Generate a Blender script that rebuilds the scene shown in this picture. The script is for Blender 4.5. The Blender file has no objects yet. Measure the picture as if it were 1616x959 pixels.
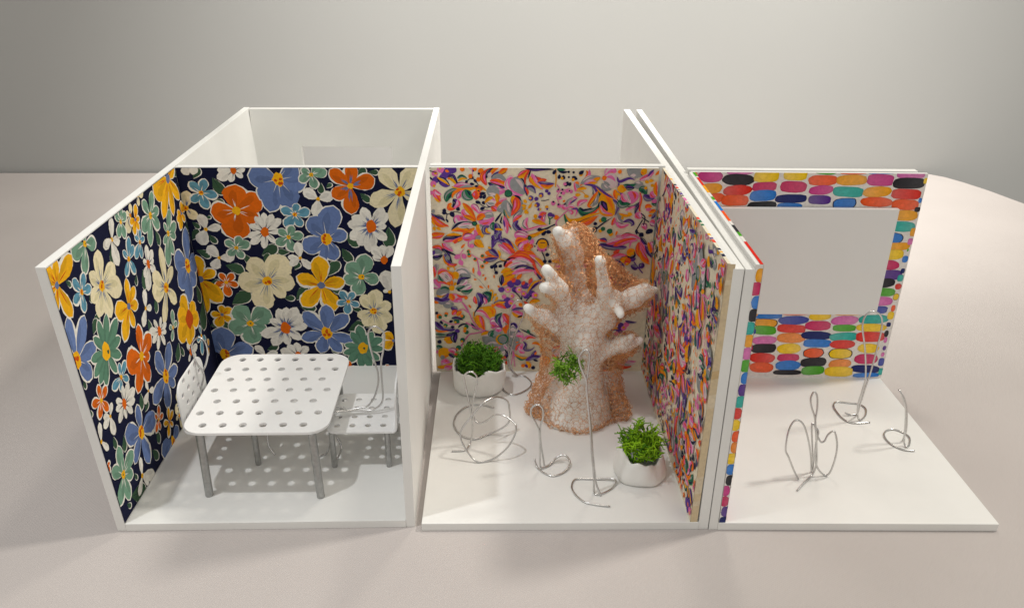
import bpy, bmesh, math, random
import numpy as np
from mathutils import Matrix, Vector

# ------------------------------------------------------------------ camera, light, exposure
scene = bpy.context.scene
COL = scene.collection
PITCH, YAW, ROLL = 0.43952, -0.03556, 0.00981
cam_data = bpy.data.cameras.new('camera')
cam = bpy.data.objects.new('camera', cam_data)
COL.objects.link(cam)
X_ = Vector((math.cos(YAW), math.sin(YAW), 0)); Y_ = Vector((-math.sin(YAW), math.cos(YAW), 0)); Z_ = Vector((0, 0, 1))
F_ = math.cos(PITCH) * Y_ - math.sin(PITCH) * Z_
U0 = math.sin(PITCH) * Y_ + math.cos(PITCH) * Z_
R_ = math.cos(ROLL) * X_ + math.sin(ROLL) * U0
U_ = -math.sin(ROLL) * X_ + math.cos(ROLL) * U0
M = Matrix.Identity(4)
for i in range(3):
    M[i][0], M[i][1], M[i][2] = R_[i], U_[i], -F_[i]
M[0][3], M[1][3], M[2][3] = 0.2592, -0.45333, 0.38771
cam.matrix_world = M
cam_data.sensor_width = 36.0
cam_data.lens = 1274.89 / 1616 * 36
cam_data.clip_start = 0.01
cam_data.clip_end = 20
scene.camera = cam

world = bpy.data.worlds.new('World'); scene.world = world
world.use_nodes = True
bg = world.node_tree.nodes['Background']
bg.inputs[0].default_value = (1.0, 0.968, 0.905, 1)
bg.inputs[1].default_value = 0.54

def lamp(name, loc, target, power, size, color, spot=None):
    if spot:
        d = bpy.data.lights.new(name, 'SPOT'); d.spot_size = math.radians(spot); d.spot_blend = 0.9
        d.shadow_soft_size = size
    else:
        d = bpy.data.lights.new(name, 'AREA'); d.shape = 'DISK'; d.size = size
    d.energy = power; d.color = color
    o = bpy.data.objects.new(name, d); COL.objects.link(o)
    o.location = loc
    o.rotation_euler = (Vector(target) - Vector(loc)).to_track_quat('-Z', 'Y').to_euler()
    return o
# three ceiling downlights of the room: one to the front left, two near the back wall
lamp('ceiling_downlight', (-0.27, -0.19, 1.75), (0.10, 0.06, 0), 32.0, 0.024, (0.97, 0.985, 1.0), spot=26)
lamp('ceiling_downlight', (0.50, 0.66, 1.55), (0.45, 0.40, 0), 3.0, 0.16, (1.0, 0.94, 0.82))
lamp('ceiling_downlight', (1.55, 0.36, 1.85), (0.30, 0.1, 0), 18.0, 0.22, (1.0, 0.95, 0.86))
lamp('wall_washer', (0.45, 0.30, 1.55), (0.45, 0.906, 0.42), 130.0, 0.06, (1.0, 0.985, 0.93), spot=66)

scene.view_settings.view_transform = 'Standard'
scene.view_settings.look = 'None'
scene.view_settings.exposure = 0.13
scene.view_settings.gamma = 1.0

# ------------------------------------------------------------------ helpers
def lin(r, g, b):
    f = lambda c: (c / 255 / 12.92) if c / 255 <= 0.04045 else ((c / 255 + 0.055) / 1.055) ** 2.4
    return (f(r), f(g), f(b), 1.0)

def mat(name, color=None, rough=0.6, metal=0.0, attr=None, noise=None, bump=None, weave=None, spec=0.5, coat=0, trans=0, sss=0):
    m = bpy.data.materials.new(name); m.use_nodes = True
    nt = m.node_tree; N = nt.nodes; L = nt.links
    b = N['Principled BSDF']
    b.inputs['Roughness'].default_value = rough
    b.inputs['Metallic'].default_value = metal
    b.inputs['Specular IOR Level'].default_value = spec
    if sss:
        b.inputs['Subsurface Weight'].default_value = sss
        b.inputs['Subsurface Radius'].default_value = (0.004, 0.004, 0.0035)
        b.inputs['Subsurface Scale'].default_value = 0.5
    tc = N.new('ShaderNodeTexCoord')
    src = None
    if attr:
        a = N.new('ShaderNodeAttribute'); a.attribute_name = attr; src = a.outputs['Color']
    if noise:                                  # (scale, amount): faint unevenness of the pigment or dirt
        nz = N.new('ShaderNodeTexNoise'); nz.inputs['Scale'].default_value = noise[0]; nz.inputs['Detail'].default_value = 6
        L.new(tc.outputs['Object'], nz.inputs['Vector'])
        mr = N.new('ShaderNodeMapRange'); mr.inputs['From Min'].default_value = 0.3; mr.inputs['From Max'].default_value = 0.7
        mr.inputs['To Min'].default_value = 1 - noise[1]; mr.inputs['To Max'].default_value = 1 + noise[1] * 0.4
        L.new(nz.outputs['Fac'], mr.inputs['Value'])
        mx = N.new('ShaderNodeMix'); mx.data_type = 'RGBA'; mx.blend_type = 'MULTIPLY'; mx.inputs[0].default_value = 1
        if src: L.new(src, mx.inputs[6])
        else: mx.inputs[6].default_value = color
        L.new(mr.outputs['Result'], mx.inputs[7])
        src = mx.outputs[2]
    if src: L.new(src, b.inputs['Base Color'])
    else: b.inputs['Base Color'].default_value = color
    h = None
    if weave:                                  # (threads per metre, strength, angle)
        mp = N.new('ShaderNodeMapping'); mp.inputs['Rotation'].default_value = weave[2]
        L.new(tc.outputs['Object'], mp.inputs['Vector'])
        hs = []
        for ax in ('X', 'Y', 'Z'):
            w = N.new('ShaderNodeTexWave'); w.wave_type = 'BANDS'; w.bands_direction = ax
            w.inputs['Scale'].default_value = weave[0]; w.inputs['Distortion'].default_value = 0.6
            w.inputs['Detail'].default_value = 2
            L.new(mp.outputs['Vector'], w.inputs['Vector']); hs.append(w.outputs['Fac'])
        ad = N.new('ShaderNodeMath'); L.new(hs[0], ad.inputs[0]); L.new(hs[1], ad.inputs[1])
        ad2 = N.new('ShaderNodeMath'); L.new(ad.outputs[0], ad2.inputs[0]); L.new(hs[2], ad2.inputs[1])
        bp = N.new('ShaderNodeBump'); bp.inputs['Strength'].default_value = weave[1]; bp.inputs['Distance'].default_value = 0.0002
        L.new(ad2.outputs[0], bp.inputs['Height']); h = bp.outputs['Normal']
    if bump:                                   # (scale, strength, distance)
        nz2 = N.new('ShaderNodeTexNoise'); nz2.inputs['Scale'].default_value = bump[0]; nz2.inputs['Detail'].default_value = 4
        if len(bump) > 3: nz2.noise_type = bump[3]
        L.new(tc.outputs['Object'], nz2.inputs['Vector'])
        bp2 = N.new('ShaderNodeBump'); bp2.inputs['Strength'].default_value = bump[1]; bp2.inputs['Distance'].default_value = bump[2]
        L.new(nz2.outputs['Fac'], bp2.inputs['Height'])
        if h: L.new(h, bp2.inputs['Normal'])
        h = bp2.outputs['Normal']
    if h: L.new(h, b.inputs['Normal'])
    return m

MAT = dict(
    foam=mat('white_foam_board', (0.83, 0.825, 0.80, 1), 0.5, noise=(14, 0.07), bump=(60, 0.12, 0.0008)),
    card=mat('white_card', (0.80, 0.795, 0.775, 1), 0.55, noise=(20, 0.02)),
    print_=mat('printed_cotton', rough=0.9, attr='print', noise=(420, 0.12), bump=(30, 0.25, 0.0015), weave=(520, 0.35, (0, 0, 0)), spec=0.2),
    cloth=mat('nonwoven_tablecloth', (0.515, 0.472, 0.453, 1), 0.85, noise=(9, 0.04), bump=(2.6, 0.45, 0.006, 'RIDGED_MULTIFRACTAL'), weave=(190, 0.35, (0, 0, 0.7)), spec=0.25),
    wall=mat('grey_wall_paint', (0.41, 0.41, 0.40, 1), 0.75, noise=(3, 0.02), bump=(220, 0.1, 0.0006), spec=0.3),
    paint=mat('white_lacquered_steel', (0.85, 0.85, 0.845, 1), 0.42, noise=(60, 0.03), bump=(260, 0.06, 0.0005)),
    tube=mat('grey_metal_tube', (0.42, 0.42, 0.41, 1), 0.38, metal=0.85, noise=(300, 0.2)),
    wire=mat('aluminium_wire', (0.62, 0.61, 0.60, 1), 0.25, metal=1.0, noise=(250, 0.12)),
    copper=mat('copper_wire', (1.0, 0.56, 0.28, 1), 0.27, metal=0.85, noise=(120, 0.25)),
    clay=mat('white_air_dry_clay', (0.84, 0.83, 0.80, 1), 0.6, noise=(60, 0.05), bump=(180, 0.35, 0.0010), sss=0.15),
    moss=mat('reindeer_moss', rough=0.75, attr='print', noise=(300, 0.35), spec=0.3),
)

def setp(o, label=None, cat=None, group=None, kind=None):
    if label: o['label'] = label
    if cat: o['category'] = cat
    if group: o['group'] = group
    if kind: o['kind'] = kind
    return o

def link(o, parent=None):
    COL.objects.link(o)
    if parent: o.parent = parent
    return o

def empty(name, loc=(0, 0, 0), rz=0.0):
    o = bpy.data.objects.new(name, None); o.empty_display_size = 0.02
    link(o); o.location = loc; o.rotation_euler = (0, 0, rz)
    return o

def mesh(name, V, Fc, m, parent=None, smooth=False, cols=None, bevel=None):
    me = bpy.data.meshes.new(name)
    me.from_pydata([tuple(map(float, v)) for v in V], [], [tuple(map(int, f)) for f in Fc])
    me.materials.append(m)
    if smooth:
        me.polygons.foreach_set('use_smooth', [True] * len(me.polygons))
    if cols is not None:
        at = me.color_attributes.new('print', 'FLOAT_COLOR', 'POINT')
        at.data.foreach_set('color', np.asarray(cols, dtype=np.float32).ravel())
    me.update()
    o = bpy.data.objects.new(name, me); link(o, parent)
    if bevel:
        bv = o.modifiers.new('edge', 'BEVEL'); bv.width = bevel; bv.segments = 2; bv.limit_method = 'ANGLE'
    return o

BOXF = [(0, 3, 2, 1), (4, 5, 6, 7), (0, 1, 5, 4), (1, 2, 6, 5), (2, 3, 7, 6), (3, 0, 4, 7)]
def slab(name, x0, x1, y0, y1, z0, z1, m, parent=None, lean=0.0, bevel=0.0004):
    """a board; lean = sideways shift in x of its top"""
    V = []
    for z, d in ((z0, 0), (z1, lean)):
        V += [(x0 + d, y0, z), (x1 + d, y0, z), (x1 + d, y1, z), (x0 + d, y1, z)]
    return mesh(name, V, BOXF, m, parent, bevel=bevel)

def catmull(P, n=6, closed=False):
    P = [np.array(p, float) for p in P]
    out = []
    L = len(P)
    for i in range(L - 1):
        p0 = P[max(i - 1, 0)]; p1 = P[i]; p2 = P[i + 1]; p3 = P[min(i + 2, L - 1)]
        for k in range(n):
            t = k / n
            out.append(0.5 * ((2 * p1) + (-p0 + p2) * t + (2 * p0 - 5 * p1 + 4 * p2 - p3) * t * t + (-p0 + 3 * p1 - 3 * p2 + p3) * t ** 3))
    out.append(P[-1])
    return np.array(out)

def tube_into(V, Fc, path, r, sides=6, r1=None, cap=True):
    path = np.asarray(path, float); n = len(path)
    base = len(V)
    t = np.gradient(path, axis=0); t /= (np.linalg.norm(t, axis=1)[:, None] + 1e-12)
    a = np.array([0, 0, 1.0]) if abs(t[0][2]) < 0.9 else np.array([1.0, 0, 0])
    u = np.cross(t[0], a); u /= np.linalg.norm(u)
    for i in range(n):
        u = u - t[i] * np.dot(u, t[i]); u /= (np.linalg.norm(u) + 1e-12)
        w = np.cross(t[i], u)
        rr = r if r1 is None else r + (r1 - r) * i / max(n - 1, 1)
        for k in range(sides):
            a_ = 2 * math.pi * k / sides
            V.append(path[i] + rr * (math.cos(a_) * u + math.sin(a_) * w))
    for i in range(n - 1):
        for k in range(sides):
            k2 = (k + 1) % sides
            Fc.append((base + i * sides + k, base + i * sides + k2, base + (i + 1) * sides + k2, base + (i + 1) * sides + k))
    if cap:
        Fc.append(tuple(base + k for k in reversed(range(sides))))
        Fc.append(tuple(base + (n - 1) * sides + k for k in range(sides)))

# ------------------------------------------------------------------ printed fabric: flat inks laid out in millimetres on the cloth
class Print:
    def __init__(s, u0, u1, v0, v1, ground):
        s.r = (u0, u1, v0, v1); s.P = []; s.C = []; s.F = []; s.h = 0.0; s.ground = ground
        s.raw([(u0, v0), (u1, v0), (u1, v1), (u0, v1)], [ground] * 4)
    def raw(s, pts, cols):
        b = len(s.P)
        for (x, y), c in zip(pts, cols):
            s.P.append((x, y, s.h)); s.C.append(c)
        s.F.append(tuple(range(b, b + len(pts))))
        s.h += 0.0006
    def poly(s, pts, col):
        u0, u1, v0, v1 = s.r
        p = [tuple(q) for q in pts]
        for ax, lim, sg in ((0, u0, 1), (0, u1, -1), (1, v0, 1), (1, v1, -1)):
            if all(sg * (q[ax] - lim) >= 0 for q in p): continue
            out = []
            for i in range(len(p)):
                a, b = p[i - 1], p[i]
                da, db = sg * (a[ax] - lim), sg * (b[ax] - lim)
                if (da >= 0) != (db >= 0):
                    t = da / (da - db); out.append((a[0] + t * (b[0] - a[0]), a[1] + t * (b[1] - a[1])))
                if db >= 0: out.append(b)
            p = out
            if len(p) < 3: return
        s.raw(p, [col] * len(p) if isinstance(col, tuple) else [col(q) for q in p])
    def build(s, name, mapping, parent, label=None):
        V = [mapping(x / 1000, y / 1000, 0.0002 + h / 1000) for x, y, h in s.P]
        o = mesh(name, V, s.F, MAT['print_'], parent, cols=s.C)
        if label: o['label'] = label
        return o

def jit(rng, c, a=0.06):
    k = 1 + rng.uniform(-a, a)
    return (c[0] * k, c[1] * k, c[2] * k, 1)

def petal_pts(c, tip, w, rng, grow=0.0, shift=(0, 0), n=11, rag=0.06):
    cx, cy = c; dx, dy = tip[0] - cx, tip[1] - cy
    L = math.hypot(dx, dy) or 1e-6; ux, uy = dx / L, dy / L
    L2 = L * 1.03 + grow; hw = w * L * 0.56 + grow
    st = rng.getstate()
    sk = rng.uniform(-0.15, 0.15)
    up, dn = [], []
    for i in range(n + 1):
        t = i / n
        f = max(math.sin(math.pi * t ** 1.5), 0) ** 0.6
        k = 1 + rng.uniform(-rag, rag)
        b = sk * hw * math.sin(math.pi * t)
        x = cx + ux * L2 * t + shift[0]; y = cy + uy * L2 * t + shift[1]
        a1 = f * hw * k + b; a2 = f * hw * (1 + rng.uniform(-rag, rag)) - b
        up.append((x - uy * a1, y + ux * a1)); dn.append((x + uy * a2, y - ux * a2))
    rng.setstate(st)
    return up + dn[::-1][1:-1]

def blob(c, r, rng, n=12, rag=0.2, sq=1.0):
    return [(c[0] + r * (1 + rng.uniform(-rag, rag)) * math.cos(2 * math.pi * k / n),
             c[1] + sq * r * (1 + rng.uniform(-rag, rag)) * math.sin(2 * math.pi * k / n)) for k in range(n)]

def sliver(p, q, w):
    dx, dy = q[0] - p[0], q[1] - p[1]; L = math.hypot(dx, dy) or 1e-6
    nx, ny = -dy / L * w / 2, dx / L * w / 2
    m = (p[0] + dx * 0.4, p[1] + dy * 0.4)
    return [p, (m[0] + nx, m[1] + ny), q, (m[0] - nx, m[1] - ny)]

INK = dict(navy=lin(14, 19, 52), white=lin(238, 234, 224), cream=lin(238, 226, 188), orange=lin(222, 104, 10), blue=lin(104, 126, 176),
           sage=lin(122, 162, 138), leaf=lin(58, 88, 64), teal=lin(98, 154, 178), yellow=lin(246, 182, 22), grey=lin(104, 120, 160),
           red=lin(206, 82, 14), dsage=lin(96, 140, 116))
STYLE = dict(OR=('orange', 'yellow', 'white', 0.16), OB=('orange', 'yellow', 'grey', 0.13), BL=('blue', 'yellow', 'red', 0.2), CR=('cream', 'yellow', 'grey', 0.17),
             CW=('white', 'yellow', None, 0.1), WS=('white', 'yellow', None, 0.12), WD=('white', 'orange', None, 0.22), WB=('white', 'orange', 'grey', 0.24),
             GR=('sage', 'yellow', 'white', 0.16), GM=('dsage', 'yellow', 'blue', 0.24), TE=('teal', 'yellow', 'white', 0.17), YE=('yellow', 'grey', 'red', 0.14), YM=('yellow', 'red', 'grey', 0.35))

def floral(txt, pr, seed):
    rng = random.Random(seed)
    W = INK['white']
    for ln in txt.strip().splitlines():
        p = ln.split(); typ = p[0]
        pts = [tuple(map(float, q.split(','))) for q in p[1:]]
        c = pts[0][:2]
        if typ == 'LF':
            q = pts[1]; w = q[2] if len(q) > 2 else 0.5
            pr.poly(petal_pts(c, q[:2], w, rng, 0.5, (0.35, -0.25)), W)
            pr.poly(petal_pts(c, q[:2], w, rng), jit(rng, INK['leaf'], 0.15))
            m = (c[0] * 0.35 + q[0] * 0.65, c[1] * 0.35 + q[1] * 0.65)
            pr.poly(sliver(c, m, 0.35), jit(rng, INK['navy']))
            continue
        pet, cen, streak, cr = STYLE[typ]
        tips = pts[1:]
        Lm = sum(math.hypot(t[0] - c[0], t[1] - c[1]) for t in tips) / len(tips)
        out = pet not in ('white', 'cream')
        if out:
            for t in tips:
                pr.poly(petal_pts(c, t[:2], t[2], rng, 0.9, (rng.uniform(-0.3, 0.3), rng.uniform(-0.4, 0.2))), jit(rng, W, 0.03))
        for t in tips:
            base = jit(rng, INK[pet], 0.07)
            tx, ty = t[:2]
            P_ = petal_pts(c, (tx, ty), t[2], rng, n=11 if Lm > 6 else 7, rag=0.05 if Lm < 12 else 0.08)
            pr.poly(P_, base)
            if Lm > 10:                          # brush of a second tone down one side of the petal
                k = 0.86 if pet in ('white', 'cream') else 0.8
                dk = (base[0] * k, base[1] * k, base[2] * k * (0.92 if pet == 'cream' else 1.0), 1)
                n2 = (-(ty - c[1]) * 0.12, (tx - c[0]) * 0.12)
                pr.poly(petal_pts((c[0] + n2[0] * .3, c[1] + n2[1] * .3), (c[0] + (tx - c[0]) * .8 + n2[0], c[1] + (ty - c[1]) * .8 + n2[1]), t[2] * 0.45, rng, n=7, rag=0.15), dk)
            # dark line where petals meet
            if not out:
                a = math.atan2(ty - c[1], tx - c[0]) + t[2] * 0.42
                q = (c[0] + 0.6 * Lm * math.cos(a), c[1] + 0.6 * Lm * math.sin(a))
                if typ in ('WD', 'WB'): pr.poly(sliver(c, q, 0.9), INK['navy'])
        for t in tips:
            tx, ty = t[:2]
            if streak and typ not in ('BL', 'YM', 'GM'):
                a0 = math.atan2(ty - c[1], tx - c[0]); Lt = math.hypot(tx - c[0], ty - c[1])
                nst = {'CR': 5, 'WB': 4, 'YE': 2 if Lm > 8 else 1, 'OB': 4}.get(typ, 2 if Lm > 8 else 1)
                for k in range(nst):
                    a = a0 + rng.uniform(-1, 1) * t[2] * 0.4
                    ln_ = Lt * rng.uniform(0.35, 0.62) if typ != 'YE' else Lt * rng.uniform(0.5, 0.75)
                    w_ = {'CR': 0.6, 'WB': 1.0, 'OB': 1.3}.get(typ, 0.5 if Lm < 8 else 0.7)
                    pr.poly(sliver((c[0] + 0.1 * Lt * math.cos(a), c[1] + 0.1 * Lt * math.sin(a)), (c[0] + ln_ * math.cos(a), c[1] + ln_ * math.sin(a)), w_), jit(rng, INK[streak], 0.1))
            if typ == 'BL':
                a0 = math.atan2(ty - c[1], tx - c[0]); Lt = math.hypot(tx - c[0], ty - c[1])
                pr.poly(sliver(c, (c[0] + 0.55 * Lt * math.cos(a0 + .35), c[1] + 0.55 * Lt * math.sin(a0 + .35)), 0.6), jit(rng, W))
        r = max(cr * Lm, 0.9)
        sq = 1.25 if typ in ('BL', 'WD', 'WB', 'GM') else 1.0
        pr.poly(blob(c, r, rng, 14, 0.16, sq), jit(rng, INK[cen]))
        if typ in ('BL', 'CR', 'TE', 'YM'):
            for k in range(4 if Lm > 8 else 1):
                q = (c[0] + rng.uniform(-.6, .6) * r, c[1] + rng.uniform(-.6, .6) * r * sq)
                pr.poly(blob(q, r * 0.3, rng, 7, 0.4), INK['red'])
        elif typ in ('GR', 'WS', 'CW', 'GM'):
            q = (c[0] + rng.uniform(-.4, .4) * r, c[1] + rng.uniform(-.4, .4) * r)
            pr.poly(blob(q, r * 0.28, rng, 6, 0.4), INK['leaf'])

SW = dict(n=lin(24, 28, 66), u=lin(96, 60, 150), p=lin(234, 118, 182), r=lin(238, 78, 54), o=lin(252, 128, 24), y=lin(242, 168, 18), g=lin(44, 116, 84), s=lin(152, 156, 158), w=lin(226, 206, 208))
def swirls(txt, pr, seed, xform=lambda x, y: (x, y)):
    rng = random.Random(seed)
    for ln in txt.strip().splitlines():
        p = ln.split(); kind, c = p[0][0], SW[p[0][1]]; w = float(p[1]) * (1.0 if p[0][0] != 't' else 1.28)
        v = list(map(float, p[2:])); P = [xform(v[i], v[i + 1]) for i in range(0, len(v), 2)]
        col = jit(rng, c, 0.08)
        if kind == 'c':
            pr.poly(blob(P[0], w, rng, 12, 0.1), col); continue
        S = catmull([(a, b, 0) for a, b in P], 6)[:, :2]
        t = np.gradient(S, axis=0); t /= (np.linalg.norm(t, axis=1)[:, None] + 1e-9)
        nrm = np.stack([-t[:, 1], t[:, 0]], 1)
        k = np.linspace(0, 1, len(S))
        prof = np.full(len(S), 0.5) if kind == 'l' else 0.5 * np.sin(np.pi * (0.03 + 0.94 * k ** 0.85)) ** 1.15
        hw = (prof * w)[:, None]
        up, dn = S + nrm * hw, S - nrm * hw
        pr.poly([tuple(q) for q in up] + [tuple(q) for q in dn[::-1]], col)
        if kind == 't' and w > 2.6 and len(S) > 8:        # the brush leaves bands of neighbouring tones along the stroke
            two = {'s': 'ws', 'w': 'sp', 'p': 'wr', 'r': 'po', 'o': 'yr', 'y': 'oy', 'g': 'sn', 'u': 'sn', 'n': 'us'}[p[0][1]]
            sd = rng.choice((-1, 1))
            for j_, (cc, of, wd) in enumerate(((two[0], 0.42, 0.12), (two[1], -0.5, 0.09), ('n' if rng.random() < 0.4 else two[0], 0.95, 0.05))):
                i0, i1 = int(len(S) * rng.uniform(0.05, 0.25)), int(len(S) * rng.uniform(0.7, 0.95))
                q = (S + nrm * hw * of * sd)[i0:i1]
                if len(q) < 3: continue
                z = (np.sin(np.pi * np.linspace(0, 1, len(q))) * w * wd)[:, None]
                pr.poly([tuple(a) for a in q + nrm[i0:i1] * z] + [tuple(a) for a in (q - nrm[i0:i1] * z)[::-1]], jit(rng, SW[cc], 0.1))

DAB = dict(O=lin(246, 88, 6), B=lin(16, 122, 214), P=lin(222, 112, 182), R=lin(226, 38, 18), A=lin(246, 168, 6), M=lin(208, 50, 138), K=lin(44, 42, 48), Y=lin(250, 208, 8),
           G=lin(206, 20, 96), N=lin(18, 34, 104), V=lin(76, 170, 18), T=lin(20, 176, 164), U=lin(84, 34, 140), I=lin(58, 74, 168), S=lin(242, 142, 52))
def dab(pr, x, y, w, h, code, rng):
    """one watercolour dab: pigment pooled towards its rim, thinner towards one end"""
    c = DAB[code[0]]; n = 22
    pale = rng.choice((-1, 1)) * rng.uniform(0.2, 1.0); e = rng.uniform(2.2, 3.6); tilt = rng.uniform(-0.06, 0.06)
    rad = [1 + rng.uniform(-0.035, 0.035) for _ in range(n)]
    ends = (rng.uniform(0.94, 1.04), rng.uniform(0.94, 1.04))
    def ring(k):
        out = []
        for i in range(n):
            a = 2 * math.pi * i / n
            ca, sa = math.cos(a), math.sin(a)
            px = math.copysign(abs(ca) ** (2 / e), ca) * w / 2 * rad[i] * (ends[0] if ca > 0 else ends[1])
            py = math.copysign(abs(sa) ** (2 / e), sa) * h / 2 * rad[i]
            out.append((x + px * k, y + py * k + tilt * px * k))
        return out
    def shade(q, k):
        t = 0.5 + 0.5 * pale * (q[0] - x) / (w / 2 + 1e-6)
        wash = 0.17 * max(0, min(1, t))
        if code[0] in 'KN': wash *= 0.35
        base = [c[j] * (1 - wash) + wash * 0.82 for j in range(3)]
        return (base[0] * k, base[1] * k, base[2] * k, 1)
    if len(code) > 1:
        pr.poly(ring(1.06), lambda q: DAB['K'])
        pr.poly(ring(0.97), lambda q: shade(q, 0.97)); return
    pr.poly(ring(1.05), lambda q: shade(q, 0.84))
    pr.poly(ring(0.98), lambda q: shade(q, 0.95))
    pr.poly(ring(0.86), lambda q: shade(q, 1.02))
    pr.poly(blob((x + rng.uniform(-.2, .2) * w, y + rng.uniform(-.1, .1) * h), h * 0.28, rng, 10, 0.3, 0.7), lambda q: shade(q, 1.1))

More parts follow.
